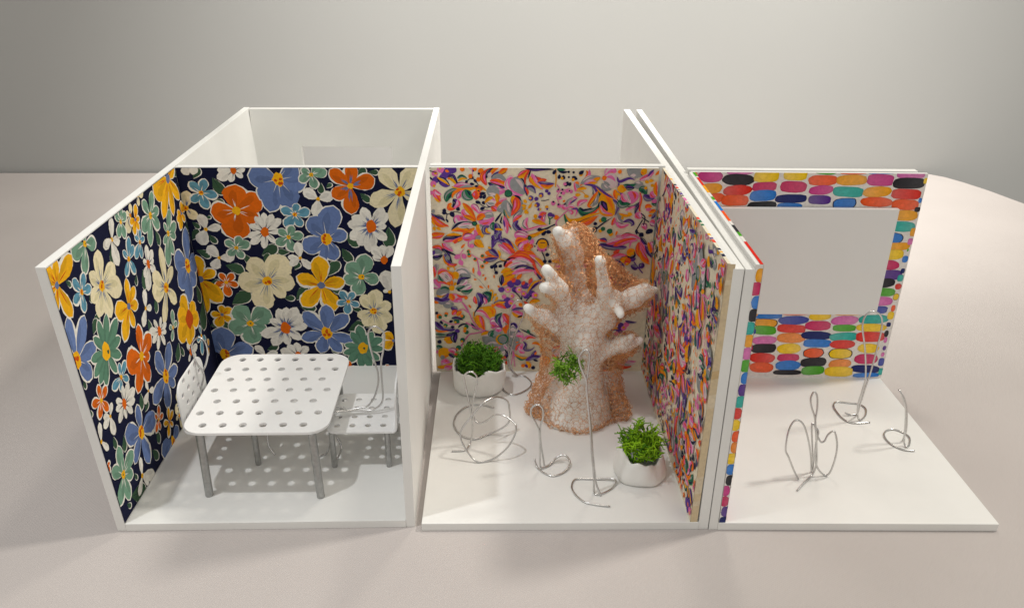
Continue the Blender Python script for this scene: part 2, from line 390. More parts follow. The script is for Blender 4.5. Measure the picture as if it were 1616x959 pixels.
# measured layout of the prints (mm on each cloth) and of the wire figures (mm in the scene)
FLORAL_BACK = """
LF 27.1,190.4 34.7,175.5
LF 24.1,169.9 33.7,168.4
LF 4,150.7 9.5,144.9
LF 1.4,134.1 7.5,143.9
LF 16.8,139 22,131.1
LF 3.5,124.2 14.6,118.1
LF 11,189.5 17.6,197.8
LF 16.2,153.6 20.6,155.5
LF 60.2,119 74.2,127.9
LF 44.6,121 49,111.9
LF 84.7,121.9 74.6,122.9
LF 135.5,138.7 145.8,127.7
LF 131.6,125.8 139,112.6
LF 173.8,145.5 172.8,126.6
LF 151.1,176.3 158.7,168.7
LF 151,188.5 156.2,198.7
LF 159.6,195 167.6,195
LF 118.5,185.8 117.6,176.4
LF 122.6,181.1 127.4,184.8
LF 60.4,120 74.3,127.9
LF 26.9,109.9 42.4,103.7
LF 27.6,71.4 45.3,82.9
LF 62.1,111.8 66,120.9
LF 75.1,77.5 84.7,77.4
LF 86.3,75.3 97.1,87.9
LF 88.6,68.9 102.7,66.6
LF 116.2,99.2 127.7,112.5
LF 118,87.8 126.2,82.5
LF 10.8,92.5 20.3,93.5
LF 4.5,50 21.8,49.8
LF 87.6,105.5 92.9,111.6
LF 5.8,121.1 14.6,118
LF 130.9,43.6 145.2,52.2
LF 112.1,29.2 119.2,20.2
LF 53.6,24.1 63.9,28.5
LF 136.5,65.3 144.2,65.3
LF 146.8,46.8 152,51.1
CW 8.3,200.5 15.4,195,0.8 3.6,193.2,0.8
CR 1,163.2 3.9,178.4,0.6 8.1,153.6,0.7
WS 14.8,143.9 11.4,157.5,0.6 28,146.8,0.5 8.9,129.6,0.7
WS 22.3,117.1 14.2,128.1,0.7 35.9,118,0.6 15.7,107,0.7
OR 43.5,160.8 45.7,183.5,0.8 65.5,173.6,0.65 61.6,153,0.6 38.3,135.5,0.85 22.1,159.4,0.8
TE 15.7,176.9 7.8,186.3,0.5 20.6,188.6,0.5 28.8,174.6,0.5 19,163.2,0.5 6.5,169.4,0.5
WD 45.7,196.4 32.5,196.9,0.5 31.4,189.5,0.5 41.7,186.7,0.5 52.8,190.4,0.5 55.6,197.8,0.5 44.1,204.2,0.5
BL 82.5,188.6 58.4,192.3,0.75 65.7,171.7,0.6 72.5,160.7,0.5 91,164.1,0.7 104.9,184.8,0.6 100,198.7,0.6
GR 111,192.7 123.8,195.9,0.55 113,181.1,0.55 100.7,187.6,0.55 103.5,197.8,0.55 118,200.5,0.55
WS 114.8,171.2 103,179.2,0.65 112.8,154.4,0.6 127.4,175.4,0.7
WD 65.6,141.3 66.8,158.8,0.36 73.9,157.4,0.36 80.7,153,0.36 79.9,141.8,0.36 73.6,130.9,0.36 62.9,126,0.36 52.3,130,0.36 50.4,136.9,0.36 52.7,147.7,0.36 59.1,155.5,0.36
TE 93.5,157.3 96.3,166.9,0.55 106.1,160.7,0.55 97.9,146.6,0.55 84.1,146.7,0.55 82.2,162.2,0.55
BL 118.9,134.8 106.5,154.4,0.7 127,164,0.6 136.5,139.7,0.6 124.2,114.7,0.55 112.7,111.7,0.3 98.1,124.9,0.65
GR 85.8,136.4 90.1,146.7,0.55 98.4,138.3,0.55 88.5,123.4,0.55 74.4,129.9,0.55 77.8,143.3,0.55
GR 38.9,126.6 43.1,137,0.55 50.6,131.5,0.55 43.2,117,0.55 31,119.6,0.55 30.1,132.6,0.55
OB 143.4,182.9 127.5,196.9,0.5 145.7,201.5,0.55 163.7,189.5,0.6 142.5,158.2,0.5 127.3,173.5,0.6
CR 185.6,177.7 171.5,199.6,0.55 200.1,198.7,0.6 159.5,166.8,0.5 179.8,146,0.42 204.4,171.5,0.5
WB 158.6,146 152.4,163.5,0.45 142.7,155.3,0.45 138.6,149,0.45 139.8,134.7,0.45 146.8,128.7,0.45 155.7,122.7,0.45 171.3,133.6,0.45 172,146.5,0.45 173.6,158.1,0.45 170.2,163,0.45
WD 168.3,114.5 158.8,127.7,0.5 158.2,117.6,0.5 167.3,128.6,0.5 175.6,127.6,0.5
GR 146.9,98.1 152,119.3,0.6 161.8,94.6,0.65 141.4,80.8,0.6 131,94.8,0.6 135.1,110.8,0.7
CR 62.4,94.8 50.6,116.9,0.65 80.5,117.8,0.75 86.1,91.1,0.7 76.2,78.5,0.5 53.8,66.9,0.65 36.3,93.4,0.7
WS 93.9,116.7 83.3,117.8,0.5 93.1,131.8,0.5 102.7,106.5,0.5 84.3,109.6,0.5
YE 110.2,89.9 110.3,117.7,0.5 89.7,98.8,0.5 130.9,94,0.5 120,65.4,0.5 92,69.9,0.5
OR 25.5,93.4 21.1,102.2,0.5 32.7,101.7,0.5 35.4,90.3,0.5 26,79.8,0.5 15.6,90.4,0.5
YE 17.2,61.2 18,70.3,0.6 26.2,67.6,0.6 24.3,54.2,0.6 11.1,49.4,0.6 7.7,61.8,0.6
GR 41.9,51.9 30.2,69.2,0.75 60.3,64.7,0.75 55.1,45.2,0.6 40.7,31.5,0.75 21.7,45.5,0.65
WB 73.2,47.3 69.1,66.8,0.42 76.5,67.9,0.42 85.6,67.8,0.42 91,60.2,0.42 93.4,49.3,0.42 86.1,35.1,0.42 73.8,29.6,0.42 60,29.1,0.42 50.5,39.8,0.42 60.2,56.1,0.42
BL 110.7,41.5 91.9,62.9,0.42 112.7,69.8,0.42 131.2,60,0.42 134.1,33.5,0.38 122.3,21.8,0.4 103.5,21.4,0.5 87.7,36.1,0.42
WD 81.9,18.2 66.3,24,0.5 73.8,29.6,0.5 81.8,31.7,0.5 92.2,27.2,0.5
WS 51.4,18.5 43.3,28.7,0.5 63.1,21.8,0.5
BL 14.2,19.9 14.7,47.7,0.7 40.1,26.5,0.55 4.9,33.4,0.6
YE 2.5,96.7 2.7,119.1,0.5 16.8,104.8,0.5 18.6,74.6,0.5 3.7,64,0.25
TE 133.3,73.9 126.9,84,0.5 138.7,82.9,0.5 142.6,69.6,0.5 131.3,61.6,0.5 123.5,71.8,0.5
CR 155.7,64.1 146.2,80.2,0.6 159.9,85.4,0.6 171.6,71.6,0.6 171.6,54.3,0.6 160.1,41.1,0.6 146.9,48.9,0.6 140.8,58.8,0.6
GM 143.4,25.6 141.1,49,0.35 133.8,42.4,0.35 126.9,29.1,0.35 125.2,20.1,0.35 129.4,11,0.35 140,5.2,0.35 148.9,5.1,0.35 157.4,13,0.35 162.1,24.3,0.35 161.8,35.6,0.35 153.3,42.3,0.35
YE 172.5,33.3 164,41.1,0.7 163.1,25.5,0.7
WS 171.3,83.3 165.6,84.3,0.6 168.7,104.1,0.6
OR 129.3,3.5 127.5,12.1,0.6 134,5.2,0.6 125.9,4.1,0.6
OR 166.9,3.2 164.1,7.2,0.6 162.9,3.8,0.6
CR 59.9,-6.8 50.6,7.1,0.5 62.9,10.4,0.5 72.8,1.1,0.5
BL 92.8,-8.3 86.3,6.8,0.6 98.4,9,0.6 107.3,-2.6,0.6
"""
FLORAL_LEFT = """
LF 18.1,200.4 26.2,200
LF 16.7,184 20.7,178.7
LF 82.6,181 78.9,169
LF 108.4,149.1 104.3,142.4
LF 129.5,121.3 124.7,109.9
LF 120.3,148.4 115.6,133.9
LF 212.3,94.6 213.2,77.6
LF 32.3,142.1 42.4,148.1
LF 38.4,165.5 39.2,159
LF 218.9,77.1 206.5,53.3
LF 29.3,139.7 38.4,146.9
LF 108.6,112.2 108,100.8
LF 150.2,70.1 139.9,57.8
LF 152.2,65.1 154.3,55.9
LF 4,120.7 3.2,114.2
LF 68.5,71 63.5,59.5
LF 67.1,55.3 75.8,59.1
LF 0.7,99.7 0.9,94.8
LF 17.6,67.5 17.2,58.2
LF 30.6,59.5 26.2,49.1
LF 76.8,32.7 76.3,21.3
LF 62.7,24.1 68.8,12.8
LF 17.4,16.3 38.8,6
LF 9.7,16 14,10.7
LF 29.8,27.2 31.9,21
LF 82.7,181 78.3,170.9
LF 157.6,166.3 158.7,153.4
LF 220.4,151.2 219.4,140.9
LF 215.3,193.2 223.8,194.4
CR 122.1,190.7 126.6,198.2,0.6 110.7,181.7,0.6 116.9,194.9,0.6
CR 141.7,199.9 151.7,199.2,0.6 139.2,192.4,0.6
GR 179.2,155.7 191.6,171.5,0.4 197.8,157.3,0.4 192,148.2,0.4 180.3,137.6,0.4 165.2,133.4,0.4 175.5,165.2,0.4 167.2,151.9,0.4
GR 50.2,195.8 31.7,195,0.6 63.4,191.5,0.6 40.2,179,0.4 52.1,201.7,0.5
YE 6.1,185.8 12.4,199.9,0.45 0.2,201.5,0.4 30.6,195.4,0.4 12.3,162,0.38 -1.2,172.2,0.3 -1.9,193.5,0.4 -3.3,184.5,0.4
TE 30.4,170.2 39,179.5,0.45 24.4,181.4,0.45 18.4,168.7,0.45 27.5,157.7,0.45 42.4,168.3,0.45
CR 56.2,162.9 63.5,186.1,0.5 80.3,168.4,0.5 81.8,149.9,0.5 57.3,139.2,0.5 41.7,146.9,0.5 38.3,160.2,0.5 45.2,176.9,0.5
WS 85.3,185.5 90.7,194.5,0.5 72.1,185.1,0.5 86.1,166,0.5 96.6,180.4,0.5
TE 102.6,163.8 110.9,177.5,0.4 114.8,169.4,0.4 97.2,172.1,0.4 107.7,151.2,0.4 92.5,155.1,0.4
TE 126.2,168 131.5,176.6,0.4 134.9,168.5,0.4 120.7,175.5,0.4 123.4,156.7,0.4 113.6,160.7,0.4
YE 84.6,134.4 91.3,153.1,0.35 100.3,142.4,0.4 64.3,139.1,0.6 85.2,117.8,0.4 66.1,116.4,0.4 98.4,129.6,0.5
WD 130.9,148.4 135.2,162.3,0.5 143.6,154.7,0.5 141.4,147.6,0.5 140.5,139,0.5 120.1,131,0.5 119,142.9,0.5 123.7,153.9,0.5
CR 151.6,119.6 157.7,151.9,0.3 172,128.7,0.4 164.3,100.5,0.45 132.1,96,0.3 126.5,127.2,0.6 133.5,138.5,0.5
BL 202.5,116.9 215,147.3,0.4 180.2,133.8,0.6 223.6,112.3,0.7 210.6,96.4,0.6 188.9,89,0.5 175.9,110.7,0.6
YM 181,76.6 174.7,100.6,0.6 199.2,83.2,0.6 200.4,67,0.6 181,59.1,0.6 152.2,73.2,0.6 169.2,58.1,0.6 160.6,90.6,0.6
WD 121.3,95.3 116.5,107.4,0.35 129.9,103.6,0.35 136.1,94.9,0.35 132.5,89.1,0.35 125.3,81.4,0.35 111,84.4,0.35 105.7,93.7,0.35 105.5,103.8,0.35
WS 108.8,121.2 113.9,134.6,0.5 118.3,117.5,0.5 97.6,111.5,0.5
GR 146.3,86 151.9,98.7,0.4 139.8,89.3,0.4 155.3,86.3,0.4 138.9,78.1,0.4
BL 2.4,135.6 5.7,163,0.35 24.5,155.2,0.35 28.1,132.4,0.4 12.7,117.2,0.5
GM 38.4,122.1 38.9,145,0.3 51.4,143.7,0.3 63.4,134.5,0.3 60.6,121,0.3 55.8,110,0.3 44.3,103,0.3 26.6,102.5,0.3 20,108.1,0.3 16.6,115.8,0.3 18.3,126.7,0.3 28.2,137.9,0.3
OR 83.6,93.8 90.2,116.1,0.4 105.5,100.2,0.5 95.3,87.4,0.5 85.7,71.7,0.5 64.6,74.3,0.4 59.9,100,0.7
BL 112.8,59.5 133.2,78.7,0.4 106.4,84.1,0.5 135.2,54.5,0.4 124.2,44.9,0.4 103.8,35.6,0.45 83.1,53.6,0.4
TE 47.7,96.7 50,106.5,0.4 59,103.1,0.4 56.5,89.8,0.4 33.1,96.1,0.4 42.7,88.5,0.4
OR 15.5,97.7 16.9,108.3,0.45 26.3,101.9,0.45 4.1,101.6,0.45 20.7,86.9,0.45 7.6,88.7,0.45
WD 42.1,78.5 46,90.9,0.38 55.3,87.9,0.38 61.4,78.9,0.38 57.4,72.4,0.38 49.9,66.4,0.38 39.4,67.9,0.38 28.7,71.4,0.38 29.4,81.3,0.38 32.8,86.9,0.38
WS 79.9,65.9 78.6,74,0.5 88.6,62.5,0.5 68.9,61.6,0.5
WS 20.3,82 27,88.8,0.5 9.1,80.1,0.5 19.6,67.9,0.5 12.1,86.5,0.5
BL 53.6,46.5 57.9,66.6,0.4 79.9,43.1,0.55 53.7,19.9,0.4 33.8,33.6,0.35 32.3,59.2,0.6
GR 15.3,37.3 18.8,57.9,0.4 35.4,42.6,0.45 26.8,28.6,0.5 14.1,17.1,0.4 0.8,22.3,0.4 3.1,49.2,0.5
WS 38.5,18.8 42.5,31.9,0.4 43.7,7.1,0.4 26.9,9.7,0.4 55.6,5.8,0.4
OR 83.4,38 88.9,46.9,0.4 92,37.2,0.4 81.9,30.2,0.4 74.4,32.4,0.4 79.6,44.3,0.4
BL 96.8,9 75.2,12.2,0.6 111.3,12.4,0.6 83.5,3.2,0.6
YE 98.9,25.8 102.9,36.1,0.4 109.3,29,0.4 103.5,19.7,0.4 91.8,16.5,0.4 89.7,29.9,0.4
WS 1.5,74.4 5.6,86.6,0.4 7.1,64.4,0.4
CR 118.1,19.2 113.7,28.2,0.5 120.3,6.4,0.5 111,19.8,0.5
OR -0.6,57.1 3.6,55.8,0.5 0.7,50.9,0.5
YE 201.7,195.4 218.6,200.5,0.5 169.6,192.8,0.6 176.3,170.3,0.3 196.9,166,0.3 215.9,173.7,0.35
GR 153.8,179.9 166.3,194.7,0.4 146.1,193.5,0.5 134.5,174.7,0.5 164.5,166.4,0.5 141.5,160,0.35 170.4,179.5,0.4
YE 127,185.8 133.7,195.1,0.5 117.6,186.6,0.5 134.1,184.1,0.5 129.8,177.2,0.5 120.3,176.5,0.5
GR 104.2,192.1 109.1,200.8,0.5 114.9,194.8,0.5 99.1,199.4,0.5 95.3,184.1,0.5 104.8,179.8,0.5
YE 212.9,161.5 217.7,170.3,0.5 224,165.4,0.5 217.6,153.2,0.5 203.8,150.4,0.5 201.3,158.9,0.5 205.2,165,0.5
WS 85.4,185.5 92.1,199.5,0.45 73.6,186.1,0.45 94.5,179.7,0.45
WS 222.1,195.8 228.5,189.4,0.5 226.7,199.1,0.5
CR 123.2,27.4 121.9,37.3,0.5 120.4,18.9,0.5 113.3,27.6,0.5
WD 167.7,51.6 163,61.3,0.4 183.3,49.5,0.4 176.2,42.8,0.4 159.3,47,0.4
TE 196.6,51.9 196.8,61.4,0.4 204.1,44.8,0.4 190.1,37.3,0.4 185.8,53.4,0.4
YE 207.3,35.5 208.7,42.4,0.5 200.8,30.3,0.5
"""
SWIRLS = """
cu 3.99 10.2 197.4
cu 3.66 15.6 200.9
cu 3 7.5 194
cp 2.99 5.7 200.8
cp 2.66 0.9 197.4
cy 1.19 5.4 202.2
cy 1.33 1.6 197.7
cu 3 1.4 191.9
cp 2.68 -0.7 188.4
cy 1.21 -0.1 186.7
cu 2.65 11 203.6
to 1.99 9.6 200.2 12.9 198.8
lg 0.93 -4.3 200.8 -0.9 204.5
ln 0.8 -3.7 199.8 2.3 198.1
tn 1.33 -3.5 194.3 -1.3 191.6
tn 4.67 2.8 193.3 8 190.6 13.3 186.8
ty 1.67 2.5 194.3 8 190.9 13 187.1
tu 2.01 4 189.2 9.3 186.7 13.3 186.8
tn 2.67 11.5 194.7 15.5 195.4 18.1 191.3 20.4 188.2
ty 2 12.8 193.3 16.1 191.3 19.3 187.1
to 1.67 11.4 193 14.1 193.3
tg 2.34 19.5 193.3 23.5 195.1 28.1 193
ty 1.67 20.1 190.9 23.5 193 28.1 192.8
tp 3.69 16 185.7 23.4 187.8 32.1 186.5
ts 2.01 21.3 185.1 28 186.5 32.7 186.1
ty 2.35 14.6 186.4 19.9 184 29.4 184 37.4 185.5 43.8 182.3
ty 1.34 37.5 187.9 44.1 182.7
tg 5.41 9.9 172.4 11.1 178 16.6 182.2 19.9 182.6
to 2.02 15.1 175.9 16.5 180.2 22.6 183.7 30.7 185.1
tp 3.38 19.1 175.2 21.2 178.8 24 183
to 2.36 24.5 176.7 25.3 180.2 26 183
tg 7.39 26 183.7 27.9 178.1 32.6 175.3
tr 6.73 34 182.3 35.4 179.5 35.3 174.6
to 4.03 34.7 183.7 38.8 184.4 39.4 182.3
tn 4.05 15.7 175.2 17.7 171.7 14.9 167.1
tp 3.38 19.4 174.5 20 170.3 15.5 166.4
tr 2.71 10.5 168.9 12.8 166.4 17.6 166.7
to 2.71 14.3 171.7 12.2 168.9 15.5 166.7
co 1.99 23.9 201.2
co 2.13 34.2 201.6
co 2.53 39.6 199.6
co 2 30.8 195.1
co 2.01 37.5 192.4
cr 1.2 41.6 203.4
cn 0.93 25 203.3
cn 0.93 32.9 199.9
cn 1.07 37.9 197.5
cn 0.8 32.8 194.1
lp 0.53 27 204 32.2 200.9
lp 0.53 32.3 203.7 32.5 195.5
ln 0.67 26.1 189.2 30.1 192.7 34.1 192.4 37.4 187.2
tn 2.01 26.7 189.2 28.1 191.7
tn 1.88 30.1 188.9 34.1 187.9
tn 1.87 33.5 192.7 36.1 189.3
tn 1.61 34.1 186.5 37.4 186.5
tn 2.29 38.1 179.5 43.5 180.6
tn 2.3 38.7 175.7 40.1 178.8
tn 2.3 41.4 175.3 43.4 179.5
tn 2.44 34.6 172.8 39.3 171.8
tn 2.44 40.7 173.2 42.7 170.4
tn 2.45 38.6 166.1 42.7 167.5
ln 0.68 36 172.8 43.4 167.9 48.1 168.6
tr 4.03 44.2 187.2 41.2 195.5 48.2 202.4
tn 2.34 44.2 193.4 45.5 198.9 50.2 202.7
to 2.67 46.9 196.2 50.2 200.3 54.9 203.1
tu 3.01 48.2 194.1 52.9 196.9 57.5 200.3
to 3.67 54.2 196.9 58.9 200.4 61.9 203.1
tw 2.67 45.5 194.8 48.2 198.3
ts 5.35 48.2 192.4 54.9 194.2 61.6 190
tr 4.02 46.9 191.4 54.9 190 61.6 185.9
to 2.68 53.6 190.7 60.3 188.7 62.3 183.8
tn 3.35 45.5 189.6 52.2 186.2 60.3 185.9
tu 2.01 46.8 187.9 53.6 185.5 60.6 185.2
tp 6.05 47.5 186.5 53.6 182.4 60.3 182.4
tp 6.02 64.3 194.2 63 188.7 67 181.7 75.2 178.6
ts 10.04 65.6 193.5 71 187.3 75.9 179.3
tp 2.68 62.3 192.1 64.3 194.5 66.9 193.5
ts 8.76 44.1 182.3 50.2 181.7 54.9 178.9
tw 8.12 43.4 173.9 48.2 173.2 52.9 171.8
ty 3.37 52.9 180.3 53.6 175.4 54.9 169
ty 2.71 42.7 171.8 46.8 176 50.2 176.4
to 5.44 50.9 166.8 56.3 171.1 61 174.7
tp 2.71 54.9 173.2 57.6 174.7 61.7 175.7
tr 4.08 48.1 168.3 51.5 166.1 52.9 164.7
ts 5.45 52.9 165.4 57.7 167.6 59.7 173.3
ty 4.73 66.4 178.2 67.8 173.3 67.2 168.3
ts 4.06 73.2 175.4 72.6 166.2 65.9 160.4
tr 5.41 69.1 177.5 69.9 169 65.2 160.4
ts 7.45 60.3 174.7 61.1 166.2 64.5 159.7
tn 1.49 67.8 178.6 71.8 176.8 73.9 173.7
ty 2.04 59.7 165.4 61.1 160.4 64.5 158.3
cn 3.51 62.7 180.3
cg 2.97 62.7 180.3
tn 1.5 57.3 163.3 52.9 156.8 51.5 154.6
tg 2.04 59 166.2 61.1 157.6 65.7 147.4
tr 2.05 59.1 160.4 61.8 154.7 65.3 149.6
tp 3.42 59.1 159 61.2 149.6 61.9 143.8
tn 1.09 57.7 160.4 56.3 154.7 58.1 153.2
tu 1.37 58.7 156.8 60.1 149.6
tp 5.44 23.7 166.1 26.3 161.8 32.4 157.5
to 4.06 23.8 171.7 29.8 164.6 35.1 156.1
tp 7.5 18.5 161 20.8 156 27.6 156
to 3.41 24.3 160.3 30.4 158.2 35.1 154.6
tp 4.07 30.8 169.6 34.6 167.5 38.6 161.8
tp 3.41 37.9 162.5 43.4 163.3 48.8 164.7
tp 7.53 37.2 154.6 44 156.1 50.9 158.3
ts 4.78 41.3 159.7 46.8 161.1 50.2 159.7
to 4.79 35.8 156.1 39.9 159.7 43.3 159.7
ts 6.18 13.7 147.3 22.1 151.7 32.4 153.9
tn 1.65 13.4 146.9 20.7 153.5 32.4 154.2
to 4.12 13.7 146.6 22 148 29.5 145.9 33.7 148.8
tw 4.12 19.3 150.2 26.2 151.7 32.3 152.4
tp 9.63 33.7 147.3 34.3 143.7 32.2 138.6
ty 5.48 35.8 152.4 39.2 146.6 40.5 140
ts 3.43 38.5 152.4 41.2 148.1 41.2 143
to 4.14 23.2 141.5 27.4 144.4 33.7 149.5
cn 2.33 33.7 153.2
cg 1.71 33.7 153.2
tr 4.7 -0.2 183.6 1.7 178.7 4.9 173.1
tp 2.69 0.4 182.9 3 180.1 6 179.1
ty 1.35 -0.4 176.6 2.2 173.8 4.5 172
tp 2.69 -1.6 182.2 -3.7 178.7
tn 2.72 7.3 163.2 8.7 166.7
tn 2.72 5.9 163.2 10 162.4
tn 2.73 9.5 155.3 11.2 156
tn 3.4 13.4 163.9 16 158.9
tn 2.72 19.2 164.6 20.3 168.2
ln 0.68 7.3 163.2 11.3 161.7 16.8 163.9 22.2 162.5
ln 0.68 10.3 161.7 9.1 156
tu 2.04 -3.6 162.4 1.7 158.8 7.1 157.4
tn 2.72 -1 159.6 4.5 158.9 8.4 155.3
ts 2.71 -2.8 165.3 -0.2 163.1
to 4.09 -3.4 158.8 3.6 152.4 11.1 151.3
tr 2.04 -3 160.3 5 153.8 11.7 150.2
ty 1.5 -3.5 156 -0.5 151.6
ty 2.06 -2 150.2 -0.4 146.5
ty 2.06 0.8 149.5 4.8 147.3
ly 0.55 -3.2 155.2 0.1 149.5 2.1 148.7
to 4.81 -3.6 143.6 1.9 142.2 7.8 144
tr 2.07 -3.7 139.9 3.2 140.7 6.7 142.9
tn 2.76 7.4 140.3 14.3 141.8 22.6 141.5
ty 2.07 8.8 142.2 15.7 143.3 22.6 142.2
tu 3.43 46.7 150.7 42.6 149.6 42.6 145.2 47.4 143.4
ty 1.72 44.3 149.6 44.3 145.9 48.1 144.1
tg 4.11 50.2 154.6 49.5 150.3 50.9 146.7
tu 4.8 52.2 153.9 53.6 147.4 50.9 140.1
ty 2.06 51.5 148.1 55 148.1 58.4 147.4
tu 3.45 57.1 145.9 54.3 142.3 55 138.6
tr 2.68 70.3 194.9 74.9 198.4 80.9 201.1
ty 2.68 70.9 194.2 75.6 196 80.2 200.4
tr 1.6 80.8 201.8 77 194.2 77.1 188
tn 1.07 81.5 201.1 79 192.9
tn 2.69 76.7 188.4 77.8 183.8 78.9 177.9
tr 1.62 76.8 185.9 79.2 181.8 79.2 179
tu 2.69 78.4 186.6 83.2 185.3 86 180.4
ts 2.02 79.1 185.2 83.2 183.2 85.3 180.7
tr 6.02 81.6 195.6 84.4 192.2 90.4 193.6
tp 4.01 82.3 197.7 86.5 189.4 92 183.9
ty 2.34 80.6 195.6 83.8 189.4 92 183.5
tr 3.36 87.1 190.1 91.1 191.5 95.1 192.6
tu 2.69 87.8 190.1 94.5 188.8 101.9 189.1
to 2.69 89.8 188.1 96 186 101.3 188.1
tn 2.66 75.5 202.8 83.5 201.5 91.5 201.8 100.9 201.2
ty 2.3 75.9 174.7 78.7 171.9
ty 2.04 74 169.8 78.7 169.1
ty 2.04 74.7 166.2 78.1 167.6
ty 2.05 76.8 162.6 78.8 166.2
ty 2.05 78.9 161.9 79.5 164.8
ty 2.04 80.1 166.9 82.8 171.2
ly 0.55 77.5 161.9 82.1 171.2 86.8 174
cu 2.3 82 176.1
cy 1.22 81.3 176.1
cu 1.9 86.8 175.5
cu 2.3 90.7 179
cy 1.35 90.4 178.3
cu 2.31 87.6 170.2
cy 1.36 86.2 169.8
cu 1.36 89 166.2
cy 0.95 90.4 166.2
cu 1.49 95.4 182.5
cu 1.49 97.5 180.4
cy 1.5 95.8 168.4
cu 0.95 96.2 166.6
ln 0.68 90.9 174.1 94.3 174.1 97.6 175.1
cp 1.77 101.1 172
ts 3.41 75.4 165.5 69.3 159 67.3 152.5
tr 2.73 74.8 160.8 69.3 157.6 67.7 151.8
tu 4.11 71.4 156.1 68.7 151.8 73.6 146.7 79.8 146.7
tp 2.06 74.2 150.4 77.7 147.1 89.4 150.4 97.6 152.2
tg 2.06 76.5 156.9 76.6 151.8 79.8 148.2
tp 2.74 79.6 159 77.6 153.3 80.5 148.2
tp 4.78 95.2 163.4 91.9 160.5 94.1 154.8
tr 2.05 95.9 163 92.5 161.2 92 156.2
tu 2.05 88.5 159.1 91.9 159.8
ty 3.43 83.1 156.2 89.3 154.7 96.2 152.2
ty 2.73 86 161.9 86.5 157.6
tu 2.74 98.7 159.8 97.9 163.4
tu 2.74 100.1 159.8 102.1 162
lg 0.96 97.4 159.8 98.8 156.2 98.3 152.6
tn 1.38 87.4 147.5 94.9 148.2 103.7 153.3
tn 2.48 88.1 147.5 92.2 148.2
tn 2.76 95.7 146 100.5 145.3
tn 2.77 92.3 142.4 95.7 146.8
tp 4.84 68.1 143 74.3 144.5 82 141.6
ty 2.77 74.4 140.1 84.7 142.3 96.3 148.2
cn 1.66 81.6 140.9
ly 0.93 102.4 201.9 103 192.3 102.6 186
tn 2 103.4 201.9 108.2 199.2 112.9 199.2
tn 2.28 100.2 197.1 102.8 201.2
tn 2.28 105.4 193 105.9 197.1
tn 2.28 109.7 192.6 108.9 196.4
cn 1.07 113.5 199.2
cn 1.07 117.6 198.9
cn 0.94 113.7 194.7
tn 2.68 116.4 195.1 121.2 192.7
ty 2.68 122.3 196.5 125.6 197.9
tn 2.68 122.3 197.2 126.2 200.3
tn 2.7 110.6 186.7 113.5 190.9
tn 2.43 114 187.1 115.6 190.2
ty 2.28 107.1 193 109 194.4
ty 2.29 116.5 191.6 118.4 193.7
tg 2 103.4 201.5 110.8 201.2
lp 0.67 103.9 188.1 106.7 183.2 104.2 177.6 106.4 171.3
lp 0.68 105.4 182.5 115.4 184.7
cp 1.9 101.3 171.6
cp 2.04 106.5 169.5
cp 1.76 106.9 176.6
cp 1.76 109.5 180.8
cp 1.62 112.8 182.6
cp 1.62 116.2 182.2
cp 1.48 110.6 188.8
cp 1.22 104.7 182.5
cn 0.95 101.3 173
cn 0.95 105.8 170.6
cn 0.81 106.9 177.6
cn 0.81 107.8 180.8
cn 0.95 108.7 183.9
cn 0.81 105.2 183.9
cn 0.68 114.8 182.9
to 2.41 128.2 200.6 129.7 196.5 126 190.3 123.4 186.8
tp 2.01 130.8 201.3 130.5 195.1 124.1 188.2
ts 4.04 124 188.9 131.2 193.7 140.5 195.2
ty 2.69 134 192.4 138 193.1 140.5 194.8
tp 3.37 126.7 188.9 132.7 191 137.4 190.3
ty 2.29 128.8 188.2 134.1 189.6 138.4 190.3
tp 2.69 118.6 190.2 120.1 185.4 119.6 181.9
to 2.02 119.3 190.2 121.3 189.6 122 188.2
ts 4.05 120.1 186.1 122.7 187.5
ty 2.43 120.9 184 126.2 185.1 129.3 184.7
ty 2.44 119.7 179.1 124.5 179.4
ty 2.44 127.2 178.4 131.7 177.7
ly 0.81 120.3 182.6 125.7 181.9 129.2 178.4
ts 6.07 133.6 186.8 137.8 183.3 138.9 175.6 135.1 169.2
tg 2.7 136.9 187.5 141.3 180.6 141.2 170.7 133.4 162.8
tu 2.02 127.4 188.2 134.2 187.5 137.9 181.9 136.1 177.7
to 2.71 139.2 182.7 136.1 177.7 131.7 169.9 134.5 168.5
tg 5.46 123.6 167.8 127.2 163.5 134.7 164.2 140.6 169.2
tn 1.64 124.3 168.1 127.8 165.6 135.2 167.8
tr 1.37 130.8 161.3 136.8 163.5 141.3 168.5
tr 2.05 122.2 169.2 124 173.4 130.8 174.9
tp 3 122.9 169.2 124.8 172.7 130.8 174.2
tw 5.44 151.1 175.7 154.1 172.1 154.4 166.4
ty 10.17 142.7 180.6 147.3 172.1 154.1 161.4
to 2.7 136.9 186.8 144.1 180.6 151.8 176.4
tu 1.62 135.5 188.2 145.4 180.6 153.2 176
tn 6.13 142.4 174.2 144 169.2 148.4 165
to 4.1 141.3 169.2 145 163.5 153.4 160.7
tp 2.05 141.9 170.7 145 164.3 152.7 162.1
ts 2.72 152.5 175 157.1 167.9 155.4 161.4
tu 2.04 151.8 175.7 156.9 170 154.8 160.7
ty 3.42 110.8 162.7 115.2 156.3 123.4 156.3 132.8 160.6 143.7 163.5
tg 2.46 110.5 163.4 114.6 153.4 122.2 153.4 132.9 159.2
tr 3.44 125.7 152.7 131.8 154.1 139.7 159.9
to 2.75 124.9 153.7 131 156.3 141.1 160.7
tp 4.08 108.8 170.6 112 168.4 117.1 177
ts 2.05 112.7 167.7 113.8 173.4 117.8 177
tp 2.71 117.8 177.7 119.8 176.3 121.9 176.6
tu 1.09 115.3 171.3 121.9 176.3
tp 2.05 110.7 166.3 116.7 169.2 121.7 165.6 120.5 159.9
tu 1.37 116.8 166.3 121.6 167 122.8 163.5
